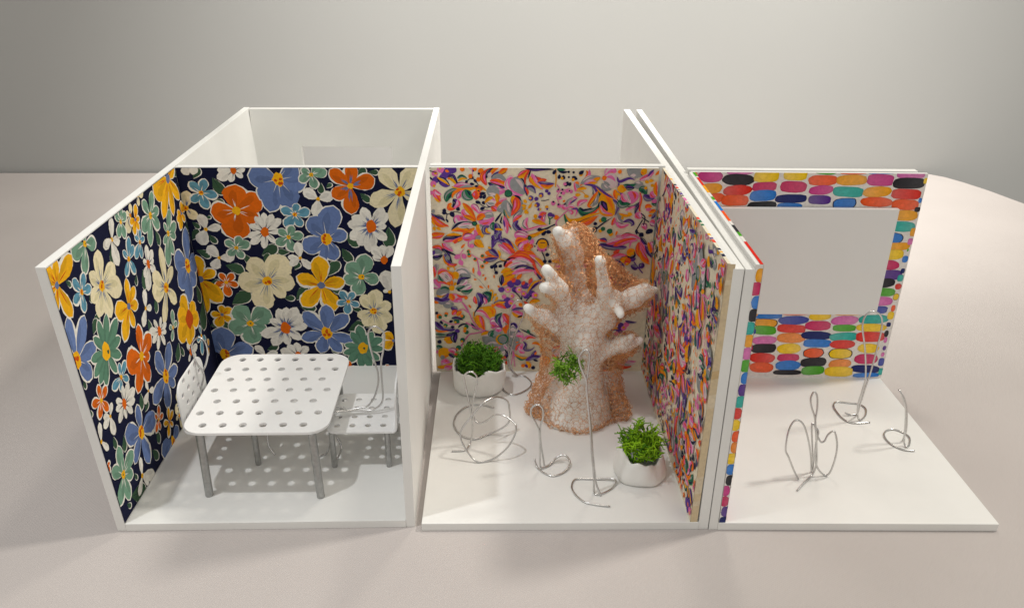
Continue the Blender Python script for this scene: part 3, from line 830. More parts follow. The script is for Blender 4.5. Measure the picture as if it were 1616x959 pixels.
tp 2.73 114.8 165.6 117.6 163.5 116.3 162
to 1.63 109.8 172.7 111.1 174.8
lp 0.96 114.8 166.3 108.2 159.8 104.2 154.8 105.1 151.2
to 3.43 102.1 159.1 106.9 159.1
lg 0.96 98.8 152.6 98.7 156.9 101.4 159.1
tu 2.73 98.5 163.4 100 159.8
tu 2.46 102.7 161.3 100.7 159.8
ln 1.1 94.8 148.2 98.9 150.4 103.6 152.6
tp 6.72 144.5 195.9 148.9 200.7 153.7 199.3
tw 12.11 143.3 193.1 148.8 191 154.5 186.9
ts 4.04 142.2 189.6 145.1 185.5 150.6 184.1
to 3.36 142 193.1 145.9 195.2
ts 11.43 164 196.6 169.1 199.4 176.7 196.7
tu 2.02 154.6 195.2 156.9 191.1 164.8 193.9 169.6 192.5
tu 2.02 156.3 190.4 156.7 184.1 159.7 179.2 158 175
to 2.68 155.8 198 157.6 201.4
ty 5.37 174.4 200.8 177.2 199.4 179.3 198.1
tp 3.37 173.7 192.5 180.2 195.3 185.9 199.5
tu 1.62 180.2 195.3 183.2 199.4 185.7 201.5
to 2.02 186.8 196.7 189.9 199.5 193.1 201.5
ts 6.07 169.8 190.4 173.3 188.4 177.3 189.1
ty 6.08 157.8 188.3 159.4 184.8 163.5 184.1
tg 3.38 160.5 188.3 165.3 186.9 171.2 189
tn 3.38 162 186.2 166.1 185.5 170.1 185.6
tg 5.45 158 175 160.3 170.7 167.8 171.5
tp 10.17 166.3 182.7 168 177.1 168.5 171.5
tp 4.07 159.7 180.6 162 175.7 164.9 173.6
tw 2.71 163.7 181.3 165.4 175.7 167.7 172.2
to 3.38 153.3 184.1 154.3 179.2 155.3 175
ty 1.63 155.9 181.3 158.4 178.5
tg 5.42 173.7 183.5 177.7 184.2 180.8 179.3
tu 4.76 178.1 179.3 182.4 176.5 187.8 176.5
tp 5.43 184 182.1 186.9 179.3 188.5 177.2
tw 4.05 189.9 191.9 191.1 185.6 192.5 177.9
to 2.7 188 191.2 188 182.8 191.9 177.2
tr 2.04 174.8 182.1 176.3 175.7 175.5 168.6 176.6 162.9
tn 2.05 175.2 172.9 171.3 169.3 165.2 168.6
tp 2.33 163.4 165.7 168.1 167.2 172 169.3
tp 5.49 173.1 163.6 175.4 160.7 177 157.9
tn 2.05 175.3 170.8 172.9 166.5 171.9 162.2
tp 4.83 185.5 155 188.3 154.3 192.7 151.4
tp 4.15 178.3 150.6 181 151.3 182.6 147.7
ln 0.96 177.3 162.9 181 159.3 180.2 152.1
ln 0.96 178.3 159.3 184.8 155
ln 0.96 179.1 157.1 175.5 149.9 174.4 146.2 177.3 144.7
tn 3.47 177.3 144.7 181 141.8
tn 2.08 174.3 148.4 175 143.6
tn 4.16 183.3 147.7 187 144.8
tn 3.47 185.5 146.2 188.9 147.7
ty 2.29 178.5 191.8 182 189.8
ty 2.29 181.8 191.9 185.9 191.9
ty 2.3 183.5 188.4 187 187
ty 2.3 179.1 184.2 180.2 187
ts 4.11 156.7 163.6 158.4 157.8 162.1 154.2
ty 2.06 158.1 162.9 163.7 160.7 169.9 161.4
ty 2.06 160.4 159.3 162.6 157.8
ty 2.06 165.6 162.9 169.8 162.2
tp 3.45 155.9 154.9 160.9 151.3 167.7 152.8
tu 2.76 162.1 154.9 167.5 156.4 171.1 153.5 169.2 151.3
tr 2.76 152.6 152 154.4 156.4 154.2 159.2
tn 1.11 137.7 146.1 142.9 152 152.8 159.2
tn 2.49 136.2 149 140.3 149.8
tn 2.49 137.8 145.4 138.9 149.1
tn 2.48 136.6 153.4 140.1 153.4
cy 1.79 143 156.3
cg 2.48 145.4 157.4
cy 1.66 142.9 146.9
cg 2.07 145.2 148.7
cy 2.08 152.4 144
cg 2.49 151.2 146.5
to 1.39 157.8 146.9 156.6 142.5
to 3.42 180.3 167.9 183 169.4 186.4 168.7
tp 2.47 181.1 166.5 185.9 166.5
tg 2.73 185.5 172.2 189.7 170.8 193.8 170.8
tp 2.73 185.4 173.6 192.1 174.4
to 2.75 184.1 163.6 188.1 165.1 190.2 164.7
to 2.06 183.7 160.4 187 161.5
tu 2.48 186.7 157.9 189.7 162.2 192.7 168
tp 2.78 156.7 141.8 164.3 142.5 174.8 141.8
tr 4.17 160.9 141 167.8 142.5 177 140.3
ts 6.26 -3.4 126 0.7 126 5.7 128.2
tr 2.77 -4 131.2 2.3 131.6 6.3 127.5
tn 3.48 -3.6 122.2 0.6 121.5 5.5 124.1
tu 2.78 -3.8 124.5 -1.3 128.2
tn 2.78 4.3 129.7 9.1 126.7 13.7 116.2
to 2.09 6.2 123.7 8.1 117 12.3 114.7
tu 2.78 7 125.2 9.6 119.2 13 115.5
ts 2.79 9 123.7 11 119.2
tr 2.8 8.8 115.4 13.7 114.3 18.3 115.5
ly 0.98 10.9 113.9 15 112.4 16.3 107.9
ty 2.81 8.7 110.9 11.5 111.7
tp 4.15 5.8 134.9 9.2 131.9 14.7 127.5
tr 0.97 5.2 135.6 6.4 129.7
tn 1.39 7.1 129 12.5 126 18.1 123.4
tp 3.45 6.6 137.1 13.5 138.6 21.9 140.8
tn 2.49 5.9 137.1 8.7 140.1 15.6 140.1 22.6 142.3
to 2.77 14.2 136.4 20.4 138.6 27.4 142.3
tp 6.22 23.2 139.4 28.8 140.8 34.3 141.6
ts 4.14 35.7 142.3 37.7 138.6
ty 5.53 34.3 138.6 37 135 41.8 131.3
tr 2.08 15.5 134.9 19.1 138.6
lp 0.97 28.7 137.9 28 132.7 30 132
cp 2.08 31.1 132.7
tp 3.49 15.9 120.7 20.9 124.5
tp 3.49 25.7 120.8 22.3 125.3
tp 3.49 20.1 119.2 22.8 114.3
lp 0.83 23.7 129 20.9 124.5 20.8 118.5
to 1.67 21.7 130.5 25.2 134.6
lp 0.84 30.6 124.5 35.5 121.5 41 118.5
lp 0.98 35.5 120.8 36.8 113.2 37.1 107.1
tp 2.81 36.8 109.4 38.1 104.1
co 1.81 28.2 127.5
cg 1.25 27.9 127.5
co 1.95 28.9 123.8
cg 1.39 28.5 124.9
co 1.82 34.1 120
cg 1.26 33.7 120.4
co 2.09 40.4 123
cg 1.4 40.4 123.4
co 2.38 43.5 117.8
cg 1.26 42.1 117.8
co 1.97 40 113.2
cg 1.12 40.3 113.6
ls 0.42 28.3 107.9 36.7 101 45.1 90.1
to 1.54 22.1 112.8 28.3 107.9
to 1.54 32.2 112.4 32.2 106.3
to 1.41 40.2 104.1 42 105.6
to 1.41 43.4 103.3 42.3 99.4
to 1.27 32.4 101 35.3 100.6
to 1.56 37 94.4 41.2 92.1
to 1.28 45.5 95.6 45.5 91.7
to 1.27 50.5 105.2 50.8 101.8
to 1.42 53.7 94.8 55.8 92.9
to 1.43 27.5 75.9 30 72.4
ts 11.3 17.6 101 22.6 105.6 29.6 102.5
ts 5.73 4.3 77.5 9.2 75.9 14.3 76.7
tp 9.17 -2.9 100.9 -0.9 96.3 2.6 93.2
tw 9.15 2.2 106.3 5.7 102.5 9.8 97.9
tr 2.81 0.8 105.5 4.4 109.4 10.7 107.8
tr 2.12 0.6 97.9 5.5 97.9 10.4 95.5
tw 4.22 5.8 107.8 9.9 104 11.9 99.4
ty 5.63 13.5 107.1 16.3 104.8 17.6 101
to 2.81 9.3 108.6 14.2 104.8 14.1 100.2
tg 2.11 1.2 105.5 2.1 101.7 5.5 98.6
tw 5.69 22.4 90.1 27.4 94 31 94.8
tw 4.26 19.6 94 24.6 98.6 26.8 101
tn 2.83 17.5 95.5 21.8 101 29.6 102.5
tg 3.56 20.9 89.3 26.6 88.5 31.6 91.7
tg 2.84 16 91.7 21 93.2 24.6 94.8
ts 8.54 -1.2 86.2 4.5 87.7 10.3 90.1
tg 2.84 2.5 91.6 6.8 92.4 11.7 90.9
ty 1.71 -1.2 85.4 3.7 83.8 9.5 87
tw 2.86 0.8 80.7 6.5 82.3
tu 2.86 2.9 81.5 7.3 83.8 10.2 87.8
tu 4.28 -3.4 83 3.6 79.1 11.5 82.3
to 2.14 -3.6 79.1 0.7 77.5
tp 7.12 13.8 87 15.1 82.3 16.4 78.3
to 4.27 10.9 87 13 83 13.6 79.9
tp 4.29 15.7 79.1 19.3 80.7 21.5 79.1
tr 1.85 17.3 86.2 20.8 83.8 26.6 84.6
tn 1.42 17.4 90.9 20.9 89.3
to 2.83 9.1 98.6 11.1 94.8
to 2.12 12.7 100.2 13.2 94.8
ty 2.12 16.8 97.9 14.7 94.8
cy 2.55 12.8 92.4
lp 1.15 21.5 78.3 25 74.4 27.1 69.6
to 2.57 23.7 82.3 27.2 83.1
tn 3.59 11.3 72.8 14.9 72 17.7 72
tr 2.8 -3.5 113.2 -1.9 110.1 -2.1 102.5
ts 2.8 -2.5 113.2 0.4 113.9 -0.5 109.4
tu 4.83 48.1 141.6 50.9 139.4 48.8 130.5
tu 3.46 50.9 137.2 55.7 139.4 55 143.1
tu 3.46 55 138.7 58.5 136.5 61.3 135
ty 1.38 60.5 140.2 66.1 135 71.7 128.3
tu 3.46 58.5 140.2 63.3 135.7 67.5 130.6
tr 4.85 57.8 135.7 63.4 130.6 69.7 125.3
tp 3.47 54.3 134.2 59.9 129.8 66.2 124.6
to 6.29 67.6 123.8 74.6 126.1 83 124.6 92.3 114.8
tr 5.6 62 120.1 72.5 123.1 81.7 120.1 88.1 111.8
tp 3.49 81.6 124.6 90.1 118.6 95.3 108
tr 3.52 86 114 88.9 107.2 96.2 99.5
tr 6.33 59.3 113.2 65.6 117.8 76.1 118.6
tw 3.51 66.3 117.8 74.7 119.3 84.5 115.6
tp 3.52 59.3 108.7 69.1 113.3 80.4 113.3
tw 4.22 61.4 111 71.2 115.5 79.6 115.6
tw 4.23 67.8 107.9 76.2 110.2 86.1 109.5
tn 2.11 67.7 111 76.1 114 86.7 111
tn 2.11 76.2 110.2 82.5 111.8 86.8 110.2
ty 3.53 56.5 107.1 62.1 110.2 66.3 110.2
ty 4.24 57.2 104.1 64.9 106.4 73.4 107.9
tp 3.53 66.4 106.4 76.2 108.7 86.8 109.5
ty 4.25 58.6 100.2 64.3 102.5 69.2 104.9
to 2.84 57.9 94.8 62.9 98.7 67.8 103.3
tn 3.53 57.9 105.6 57.2 100.2 57.2 94.8
tn 1.69 59.3 113.2 61.3 118.6 67.6 122.3
ty 2.8 86.5 122.4 92.2 117.1 95.2 111
tn 2.12 88.2 107.2 92.6 101.8 99.1 97.9
to 4.18 42.5 126.8 48.1 125.3 54.3 122.3
tu 4.17 46 130.5 50.1 126.8 55 122.3
to 2.79 41.8 121.5 48 121.5 51.5 121.6
tu 3.5 41.8 120 48 120 54.3 121.6
ty 1.67 45.3 132 48.1 129.8
ty 1.67 53.6 129 55.7 125.3 55 121.6
ly 0.98 55 121.6 58.5 119.3 63.5 118.6
ln 0.98 49.4 114 55 117.8 62 118.6
tn 2.81 47.3 111.7 50.1 114
tn 2.81 51.5 111.7 52.2 115.5
tn 2.81 55.1 114.8 57.2 112.5
ln 0.98 50.8 113.2 51.5 108.7
tn 2.82 51.5 108.7 53.7 106
tp 5.53 68.1 142.4 73 142.4 79.9 141.7
to 7.64 68.9 135 73.7 136.5 79.9 138.7
tp 6.27 73.1 129.1 75.9 132.8 80.6 138
to 5.58 76.6 129.1 80 132.1 82.1 135.8
tp 4.16 82 137.3 85.5 135.8
tr 0.97 82.8 135 84.2 132.1 80.8 129.8
cn 1.8 81.6 140.2
cg 1.25 81.6 140.2
ty 1.66 81.9 142.4 89.5 142.8
cp 4.18 92.6 131
cy 4.59 92.9 134.7
ln 1.25 87.3 134.3 89.6 138.4 93.1 139.5 96.6 137.7 98.3 132.8
ln 0.69 91.1 135.8 95.3 135.8
cn 0.7 86.3 132.5
cn 0.7 88.8 128.7
cn 0.7 92.7 128
cn 0.7 96.1 129.1
cn 0.7 98.2 131.7
ln 0.98 92.7 126.9 94.9 122.4 95.7 118.6
tn 2.81 95 120.1 95.8 116.3
tn 2.81 98.5 119.4 101.4 117.1
tn 2.8 95.6 124.6 99.4 124.6
cu 2.85 57.2 90.9
cu 3.55 65.7 96.4
cu 3.19 71.4 97.9
cu 3.56 78.5 94.8
cu 2.85 69.3 90.9
cu 3.22 84.4 87
cu 3.58 62.3 79.9
cu 2.88 63 75.2
cu 2.86 79.4 84.7
cp 2.85 62.9 90.9
cp 3.14 72.9 90.9
cp 2.57 77.2 87
cp 2.57 66.6 84.7
cp 2.86 87.3 85.5
cp 2.58 65.9 78.3
cp 2.59 68.1 74.4
cp 2.15 59.4 83.9
cp 2.13 82.8 94.8
cw 1.71 62.9 90.9
cw 1.85 72.9 90.9
cw 1.57 65.8 84.7
cy 1.14 62.9 90.9
cy 1.28 73.3 90.9
cy 1.29 77.2 87
cy 1.14 66.6 84.7
cy 1.57 88 85.5
cy 1.29 65.9 77.5
tr 2.84 67.1 97.9 69.2 102.5
to 2.83 70.7 101 75.5 106.4
tr 2.56 75.7 95.6 77.8 99.5
tr 2.84 82.1 96.4 84.1 102.6
ln 1 67.9 90.1 73 84.7 75.2 80.7
ln 1 75.2 80.7 75.8 85.4
ln 1 79.5 79.9 84.4 85.5
tu 4.28 80.8 89.4 86.3 96.4 93.4 99.5
ty 1.71 80.1 87.8 85.6 97.2 93.3 100.6
to 2.87 73.1 77.6 76 74.4
tr 2.15 76.6 79.1 82.4 76
ty 3.59 82.4 77.6 87.4 79.9 92.4 79.9
tw 2.85 34.4 86.2 36.5 79.9
tu 5.7 35.1 87.8 38.7 81.5 36.5 74.4
tr 2.85 33 84.6 33.6 79.9 35 76.7
tn 1.43 39.4 79.9 36.4 73.6 33.5 69.6
tg 5.7 40.8 87.8 46.5 84.6 45.1 78.3
tn 2.14 40.1 87.8 44.4 82.3 41.5 76
tp 2.86 41.5 83.1 42.9 79.1 42.2 76.7
ly 1.14 49.4 90.1 49 84.6 48 79.9
ty 2.13 47.3 90.9 48.7 89.3
ty 2.14 53 87 50.1 84.6
ty 2.15 54.4 83.1 51.5 82.3
ty 2.15 53.7 80.7 50.8 79.9
tu 2.58 50.1 77.5 55.1 79.1 60.1 79.9
ty 2.87 50.1 76 55.8 77.5 60.9 79.1
tr 3.59 51.5 76 56.6 75.2 61.6 72
to 2.15 48 76 51.5 74.4
ty 7.91 40.8 72.1 47.2 68.9 47.9 61.6
tp 2.88 34.3 69.7 40.7 68.1 47.2 60.8
ty 1.44 36.4 72.1 43.6 73.3 47.9 71.3
ln 1 39.3 76 33.5 68.9 32 62.4
ly 1.01 32.1 68.9 32.7 60.8 37.7 52.7
to 5.77 35.7 65.7 37.1 60 42.1 50.3
ty 2.89 34.9 65.7 34.9 60.8 37.7 55.1
tr 2.89 37.8 64.8 39.9 59.2 41.3 51.1
tn 2.17 29.8 57.6 32.6 52.7 38.4 50.7
lp 1 22.2 77.6 27.8 68.1 31.3 59.2 37.7 51.1
lp 1.16 24.7 58.4 33.4 52.7 43.5 49.4
lp 1.17 43.5 49.4 33.3 47 27.4 45.3 19.9 33.8
cg 2.02 22.3 64
co 1.44 21.2 64.8
cg 2.61 16.4 59.2
cy 1.16 15.3 58.4
cg 2.03 25.4 53.9
cy 1.6 23.9 51.9
cg 2.04 25.3 48.2
co 1.46 23.5 49.4
cg 2.34 21.5 40
cy 1.17 20.8 38.7
cg 2.5 17.7 32.1
co 1.32 16.2 30.4
cg 1.88 6.2 55.2
cy 0.87 5.8 54.3
co 2.45 0.7 64.4
cg 1.73 1.4 63.6
co 1.73 7.2 66.9
cg 1.44 6.8 65.2
cg 2.2 27.3 36.3
tn 2.6 11.8 62.4 16.8 62.4 22.6 60.8
tn 2.17 9.5 58.4 13.2 60
tn 2.18 10.9 53.5 14.5 53.5
tn 2.17 0.8 58.8 3.7 58.4
tn 2.17 2.2 56.8 3.7 58.4
tn 2.16 -2.5 66.5 -0.3 68.9
tu 3.59 12 72.8 15.6 72 17.7 71.3
tr 3.6 12.6 65.7 14.8 68.9 17 70.5
to 3.61 16.9 64.8 19.1 68.1 21.3 69.3
lp 0.86 18.4 70.5 22.8 71.3 27 68.1
lp 0.87 3.1 60.8 10.9 56.4 18.9 56.8
tu 5.78 -3.1 59.2 -0.8 53.5 6.4 49.5
to 1.74 -3.4 51.1 0.6 49 10 49.5
tu 2.61 3.6 51.9 10.8 50.7 15.2 51.1
tn 1.45 17.4 52.7 21.1 56 26.9 56.8
ty 6.57 11.3 42.9 9.8 39.6 11.9 37.1
cu 2.18 16.9 49.4
tn 5.1 15.8 48.6 13.5 42.1 14.9 37.1
tn 2.92 6.3 45.4 11.4 46.2 15.1 48.6
ty 3.65 4.7 42.1 7.6 40.4
ty 3.66 6.8 37.1 9.1 39.6
ln 0.88 -3.3 42.9 2.6 42.9 8.5 44.5
tn 3.22 -0.5 36.3 1 40.4
tg 2.19 -3.2 46.2 1.2 45.4 7 45.8
tp 2.94 -3 28.8 -0.1 26.3
tg 3.67 -2.8 33.8 0.8 32.1 2.9 27.9
ty 11.08 -0.2 22.1 5 25.4 8.7 23.7
ts 3.69 0.5 22.1 4.9 22.1
tp 4.41 8.1 29.6 13.2 28.8 13.9 24.6
tp 6.66 1.1 17.8 5.5 16.1 9.9 14.4
ty 2.97 -2.7 11.9 3.2 11.9 13.7 17
to 2.97 12.9 15.3 15.3 20.4
tw 4.44 9.4 21.2 13 19.5
tn 2.95 8 25.4 11.6 23.7 14.2 21.2
tp 4.46 3.9 11 7.6 11 12.1 11.9
tr 2.95 15.4 27.1 15.3 22
ts 10.97 39.8 43.7 45 42.9 52.3 42.9
ty 2.92 38.4 45.3 43.5 47.8 48.6 48.2
ts 12.5 42 33.8 47.9 36.2 53.7 38.7
tw 8.84 42.7 31.2 49.3 33.7 55.2 36.2
ts 14.78 52.3 26.2 56.7 29.6 61.1 35.4
tr 4.43 44.2 26.2 47.9 29.6 55.2 32.9
tp 2.95 47.1 26.2 53 30.4 56.7 33.7
tg 4.39 47.2 43.7 47.9 47 53 50.3
cg 2.63 50.1 45.3
cs 1.46 50.8 44.5
cs 3.65 53.7 47.8
tp 9.44 47.2 56.8 50.8 57.6 53.7 52.7
tp 4.37 51.5 51.1 55.2 51.1 58.1 50.3
tw 6.51 58.1 63.2 57.3 58.4 60.3 53.5
tu 4.33 57.3 67.3 53.7 61.6 58.1 52.7
tg 2.16 58 68.1 53.7 64 53 58.4
tr 5.05 58.8 67.3 62.4 61.6 63.9 56
to 5.82 63.9 56 62.5 51.1 60.3 47
to 2.18 58.8 53.5 61 47.8
tu 5.1 66.8 51.1 68.3 55.1 72.7 50.2
ts 12.41 62.5 48.6 68.3 47.8 73.4 48.6
tu 2.19 71.9 51.1 74.2 47 74.9 46.1
tp 4.39 70.6 44.5 74.9 45.3 77.2 42
ts 10.98 64 43.7 69.1 40.4 72.8 42.9
to 2.2 64.8 37.9 69.2 37.1 73.6 38.3
ts 11.03 61.8 36.2 67 32.1 70 30.4
tw 5.15 59.6 36.2 63.3 32.1 64.1 28.7
cy 5.57 57.4 40.8
cg 5.28 58.9 41.2
cs 4.11 58.5 40.8
tn 1.17 74.1 51.9 83 47 90.4 42.8
tg 2.19 81.4 51.1 83 46.1
tp 1.47 75.8 38.7 80.8 43.7 86.7 43.7
tr 1.76 80.1 40.4 83 42.8 89.7 42
tp 4.41 77.3 36.2 74.4 32.1 78.9 26.2
tu 2.2 77.2 38.7 80.2 35.4 78.8 30.4 84 29.5 88.4 32.9
tr 2.22 70.7 28.7 72.2 33.7 75.1 36.2
tp 3.69 73.7 28.7 76.7 27.9 78.9 26.2
to 2.21 85.4 36.2 89.8 37 95 32.9
ty 1.77 92 35.4 95 32 93.7 26.2
tu 2.22 84.9 23.7 87.8 26.2 89.2 29.5
to 1.78 88.6 24.5 90 27.9
tp 1.48 67.8 29.6 70 23.7 77.5 20.3
ty 2.22 69.3 25.4 76 21.1 82.7 22
tg 1.48 70.8 22.8 76 19.4 80.5 20.3
tu 3.72 79.8 18.6 87.1 22 95.3 22.8
tn 1.78 87.2 19.4 91.7 17.7
to 5.2 96 22 99.8 18.6 98.5 12.6
to 2.98 76.1 11.8 79.8 14.3
ty 2.97 80.5 17.7 83.6 13.5 82.9 10.1
tu 2.23 79.8 14.3 82.1 10.9
cn 1.94 87.3 10.9
tn 2.23 53.8 17.8 56 21.2 57.5 22.8
tn 2.22 59.7 22 62.6 25.4 62.6 27.9
tr 3.71 57.5 18.6 59.7 21.1 61.9 22
cn 0.89 66.3 26.2
cn 0.89 66.1 14.3
lp 0.74 68.5 26.2 66.4 14.3
lp 0.74 68.6 23.7 70.2 11.8
tr 2.98 62 14.4 63.4 18.6
tp 4.33 67.4 69.7 72.5 67.3 78.3 66.5
tu 2.16 66.7 70.5 71.7 72.1 77.5 72.1
ty 2.45 66.7 68.9 71.1 64.9 79.1 63.2
tn 1.45 71.8 63.6 76.8 65.3
tu 4.18 141.8 134.8 152.4 132.2 165.8 130.7
tp 4.88 148.7 135.2 159 138.2 172.7 141.1
tr 4.19 155.1 133 164.6 137.4 175.5 140.4
tu 2.79 158.7 132.2 163.6 131.5 167.1 132.2
tp 2.78 161.6 140.4 171.2 142.6 179.8 138.9
tr 5.58 177.2 136.7 179.3 127 187.8 118
tp 4.18 178.4 138.9 184 130.8 187.3 124
tu 2.8 183 133.8 187.1 126.3 192.5 120.3
tn 2.78 178.3 141.2 182.1 136.7 184.4 133.8
to 2.8 178.4 130 181.9 121 188.7 115.7
tp 1.67 176.4 138.2 170.9 137.4 169.3 130.7
ty 6.32 168.3 124 171.6 127 174.5 125.5
tn 1.69 166.9 124.7 170.6 121.7 174.7 124 173.6 128.5
tu 4.22 172.7 121.7 174.3 118.7
lu 1.13 174.4 118 179.1 111.9 183 107.3
tu 4.24 171.8 114.9 176.2 112.6 178.4 112.3
tu 4.25 179.8 111.9 181.7 114.9 182.6 117.2
tr 4.22 152.3 121.7 159.9 124 168.4 123.2
tp 3.51 154.4 121.7 161.3 124 166.9 124.7
tr 4.9 157.5 129.2 159.1 126.2
ty 4.93 161.7 118.7 165.8 120.2 169.9 121
tr 6.34 165.9 118.7 168.8 118 170.6 116.4
tu 2.82 157.4 119.5 161.8 117.2 166.2 113.4
tr 5.66 156.5 111.1 160.7 111.1 163.5 111.9
ty 2.12 166.8 115.7 170.3 116.4
tp 6.28 186.3 136 189.4 132.3 191.7 122.5
to 2.79 185.6 136.7 187.5 130.8 190.8 124
tn 4.21 188.5 126.3 191.5 124.8 192.5 121
tr 1.67 140.2 138.9 145.1 138.1 149.3 136.7
tu 1.67 142.9 139.6 147.1 139.6 149.3 137.4
"""
DABS = """
8.3 205.7 5.9 2.4 O
27.1 205.1 21.1 2 B
49.5 203.3 22.8 5.7 P
71.2 205.7 17.1 1.7 O
95.3 205.9 21.1 1.3 R
10.9 199.6 5.9 6.1 A
24.9 199 20.5 10.2 M
48.7 196.2 26.2 9.5 K
71.5 199.1 21.2 9.5 Y
95.5 200.6 19.2 9.2 Y
26.1 188.4 19.3 8.9 A
48.6 186.9 23.3 9 R
71.1 190.3 19.3 7.9 G
95.1 190.4 22 9.6 G
32.3 180.5 12.7 7.6 O
48 178.2 22.8 9.1 O
70.9 182.6 22.1 9.4 B
95 180.1 26.5 7.3 N
71.4 174.2 24.2 6.3 K
95.1 173 20.2 6.3 B
47.8 169.1 22.2 7.8 A
120.3 203.9 18.5 5.4 V
143.7 204 23.1 5.1 O
168.7 204.6 26.4 5.1 B
192.1 202 23.2 7.5 P
119.3 196.2 22.6 8.5 O
143.1 196.6 25.5 8.9 A
167.7 196.8 21.6 9.9 M
191.5 194.2 26.3 9.2 K
119.4 187.8 20 7.9 M
142.4 186.4 26 8.6 T
166.7 186.6 23 9 A
191.9 184.8 24.4 8.7 R
119.2 179.3 18.8 7.7 U
140.9 176.1 19.5 9.1 Bo
168.2 177.7 26.9 8.4 O
192.6 175.5 22.2 9.1 O
194.9 166 19.6 9.2 A
193.7 156 21.8 9 T
205.3 196.4 3.3 4.8 Y
204.5 179.4 2.7 4.2 B
203.9 171.4 4.7 4.2 K
204.7 151 4.8 7.2 A
187.7 145.5 19.9 9.4 Bo
192.8 137.5 22.7 7.3 A
192.3 130.1 18 8.9 Y
190.9 120.4 17.4 8.6 G
192.9 111 21 9.1 U
190.9 103.3 16.9 8.4 K
192 94.5 19.1 7.7 V
191.8 85.5 17.8 8.6 P
190.5 77.7 14.3 5.5 I
204.2 142.4 4.1 5.8 P
203.8 134.6 1.4 2.9 V
203.2 126.1 4.9 6 B
203.6 114.9 3.5 4.5 N
203 108 4.9 6.1 T
202.9 100 5.6 5.4 R
202.9 89.9 5 6.2 Yo
202.8 78.6 3.6 6.3 O
91.4 70.6 25 6.4 B
116.1 72.6 24 2.8 O
138.5 70.2 19.3 7.7 Y
163.3 72.5 23.1 2.3 A
187 67.6 26.1 8.6 T
191.4 76.7 12.5 6.4 I
202.1 71.4 5.8 7.5 Y
90.5 63.1 20.8 8.1 Ao
114.8 66 26.5 8.6 I
138.4 60.7 22.3 9.5 G
161.6 66.1 24.1 9.1 P
202.1 62.3 3.9 4.3 N
90.6 55.7 20.4 8.7 V
114.6 57.5 25.7 8.1 R
162.5 58.5 21.3 6.7 V
186.7 59.1 26.7 7.8 Y
91.6 45.4 21 8.8 P
115.1 48 25.4 9.9 S
138.4 50.7 26.3 8.2 N
164.2 49.5 25.8 8.5 T
187.6 49.6 26.3 10.4 R
202 53 3.9 6.5 K
92.3 37.1 22.6 9.4 K
115.4 37 22.1 10.2 Y
140 42.7 25 7.9 B
164.1 41.8 22 8.8 R
188.5 37.8 19.1 9.4 Y
202.4 46.5 2.9 5.5 P
92.5 27 22.7 9.9 R
116.4 27.5 19.7 8.1 G
138.7 32.7 18.7 10 Oo
163.5 32.1 20.7 10.1 Yo
188.7 26.6 21.7 10.1 G
203.2 38.2 2.9 4.4 U
92.9 17.1 22.3 10.5 O
116.6 19.3 22.8 10.4 B
140.2 22.9 23.3 9.6 K
165.4 21.4 20.8 9.6 S
189.8 16.1 25.9 8 N
203 31.5 3 4.5 P
203.2 23.6 5 7.9 I
117.8 12 25.9 5.1 K
141.1 14.1 20.4 8.9 V
165.9 13.1 25.4 10.1 Y
192 9.6 23 4.6 B
204.8 13.4 4 6.9 T
"""
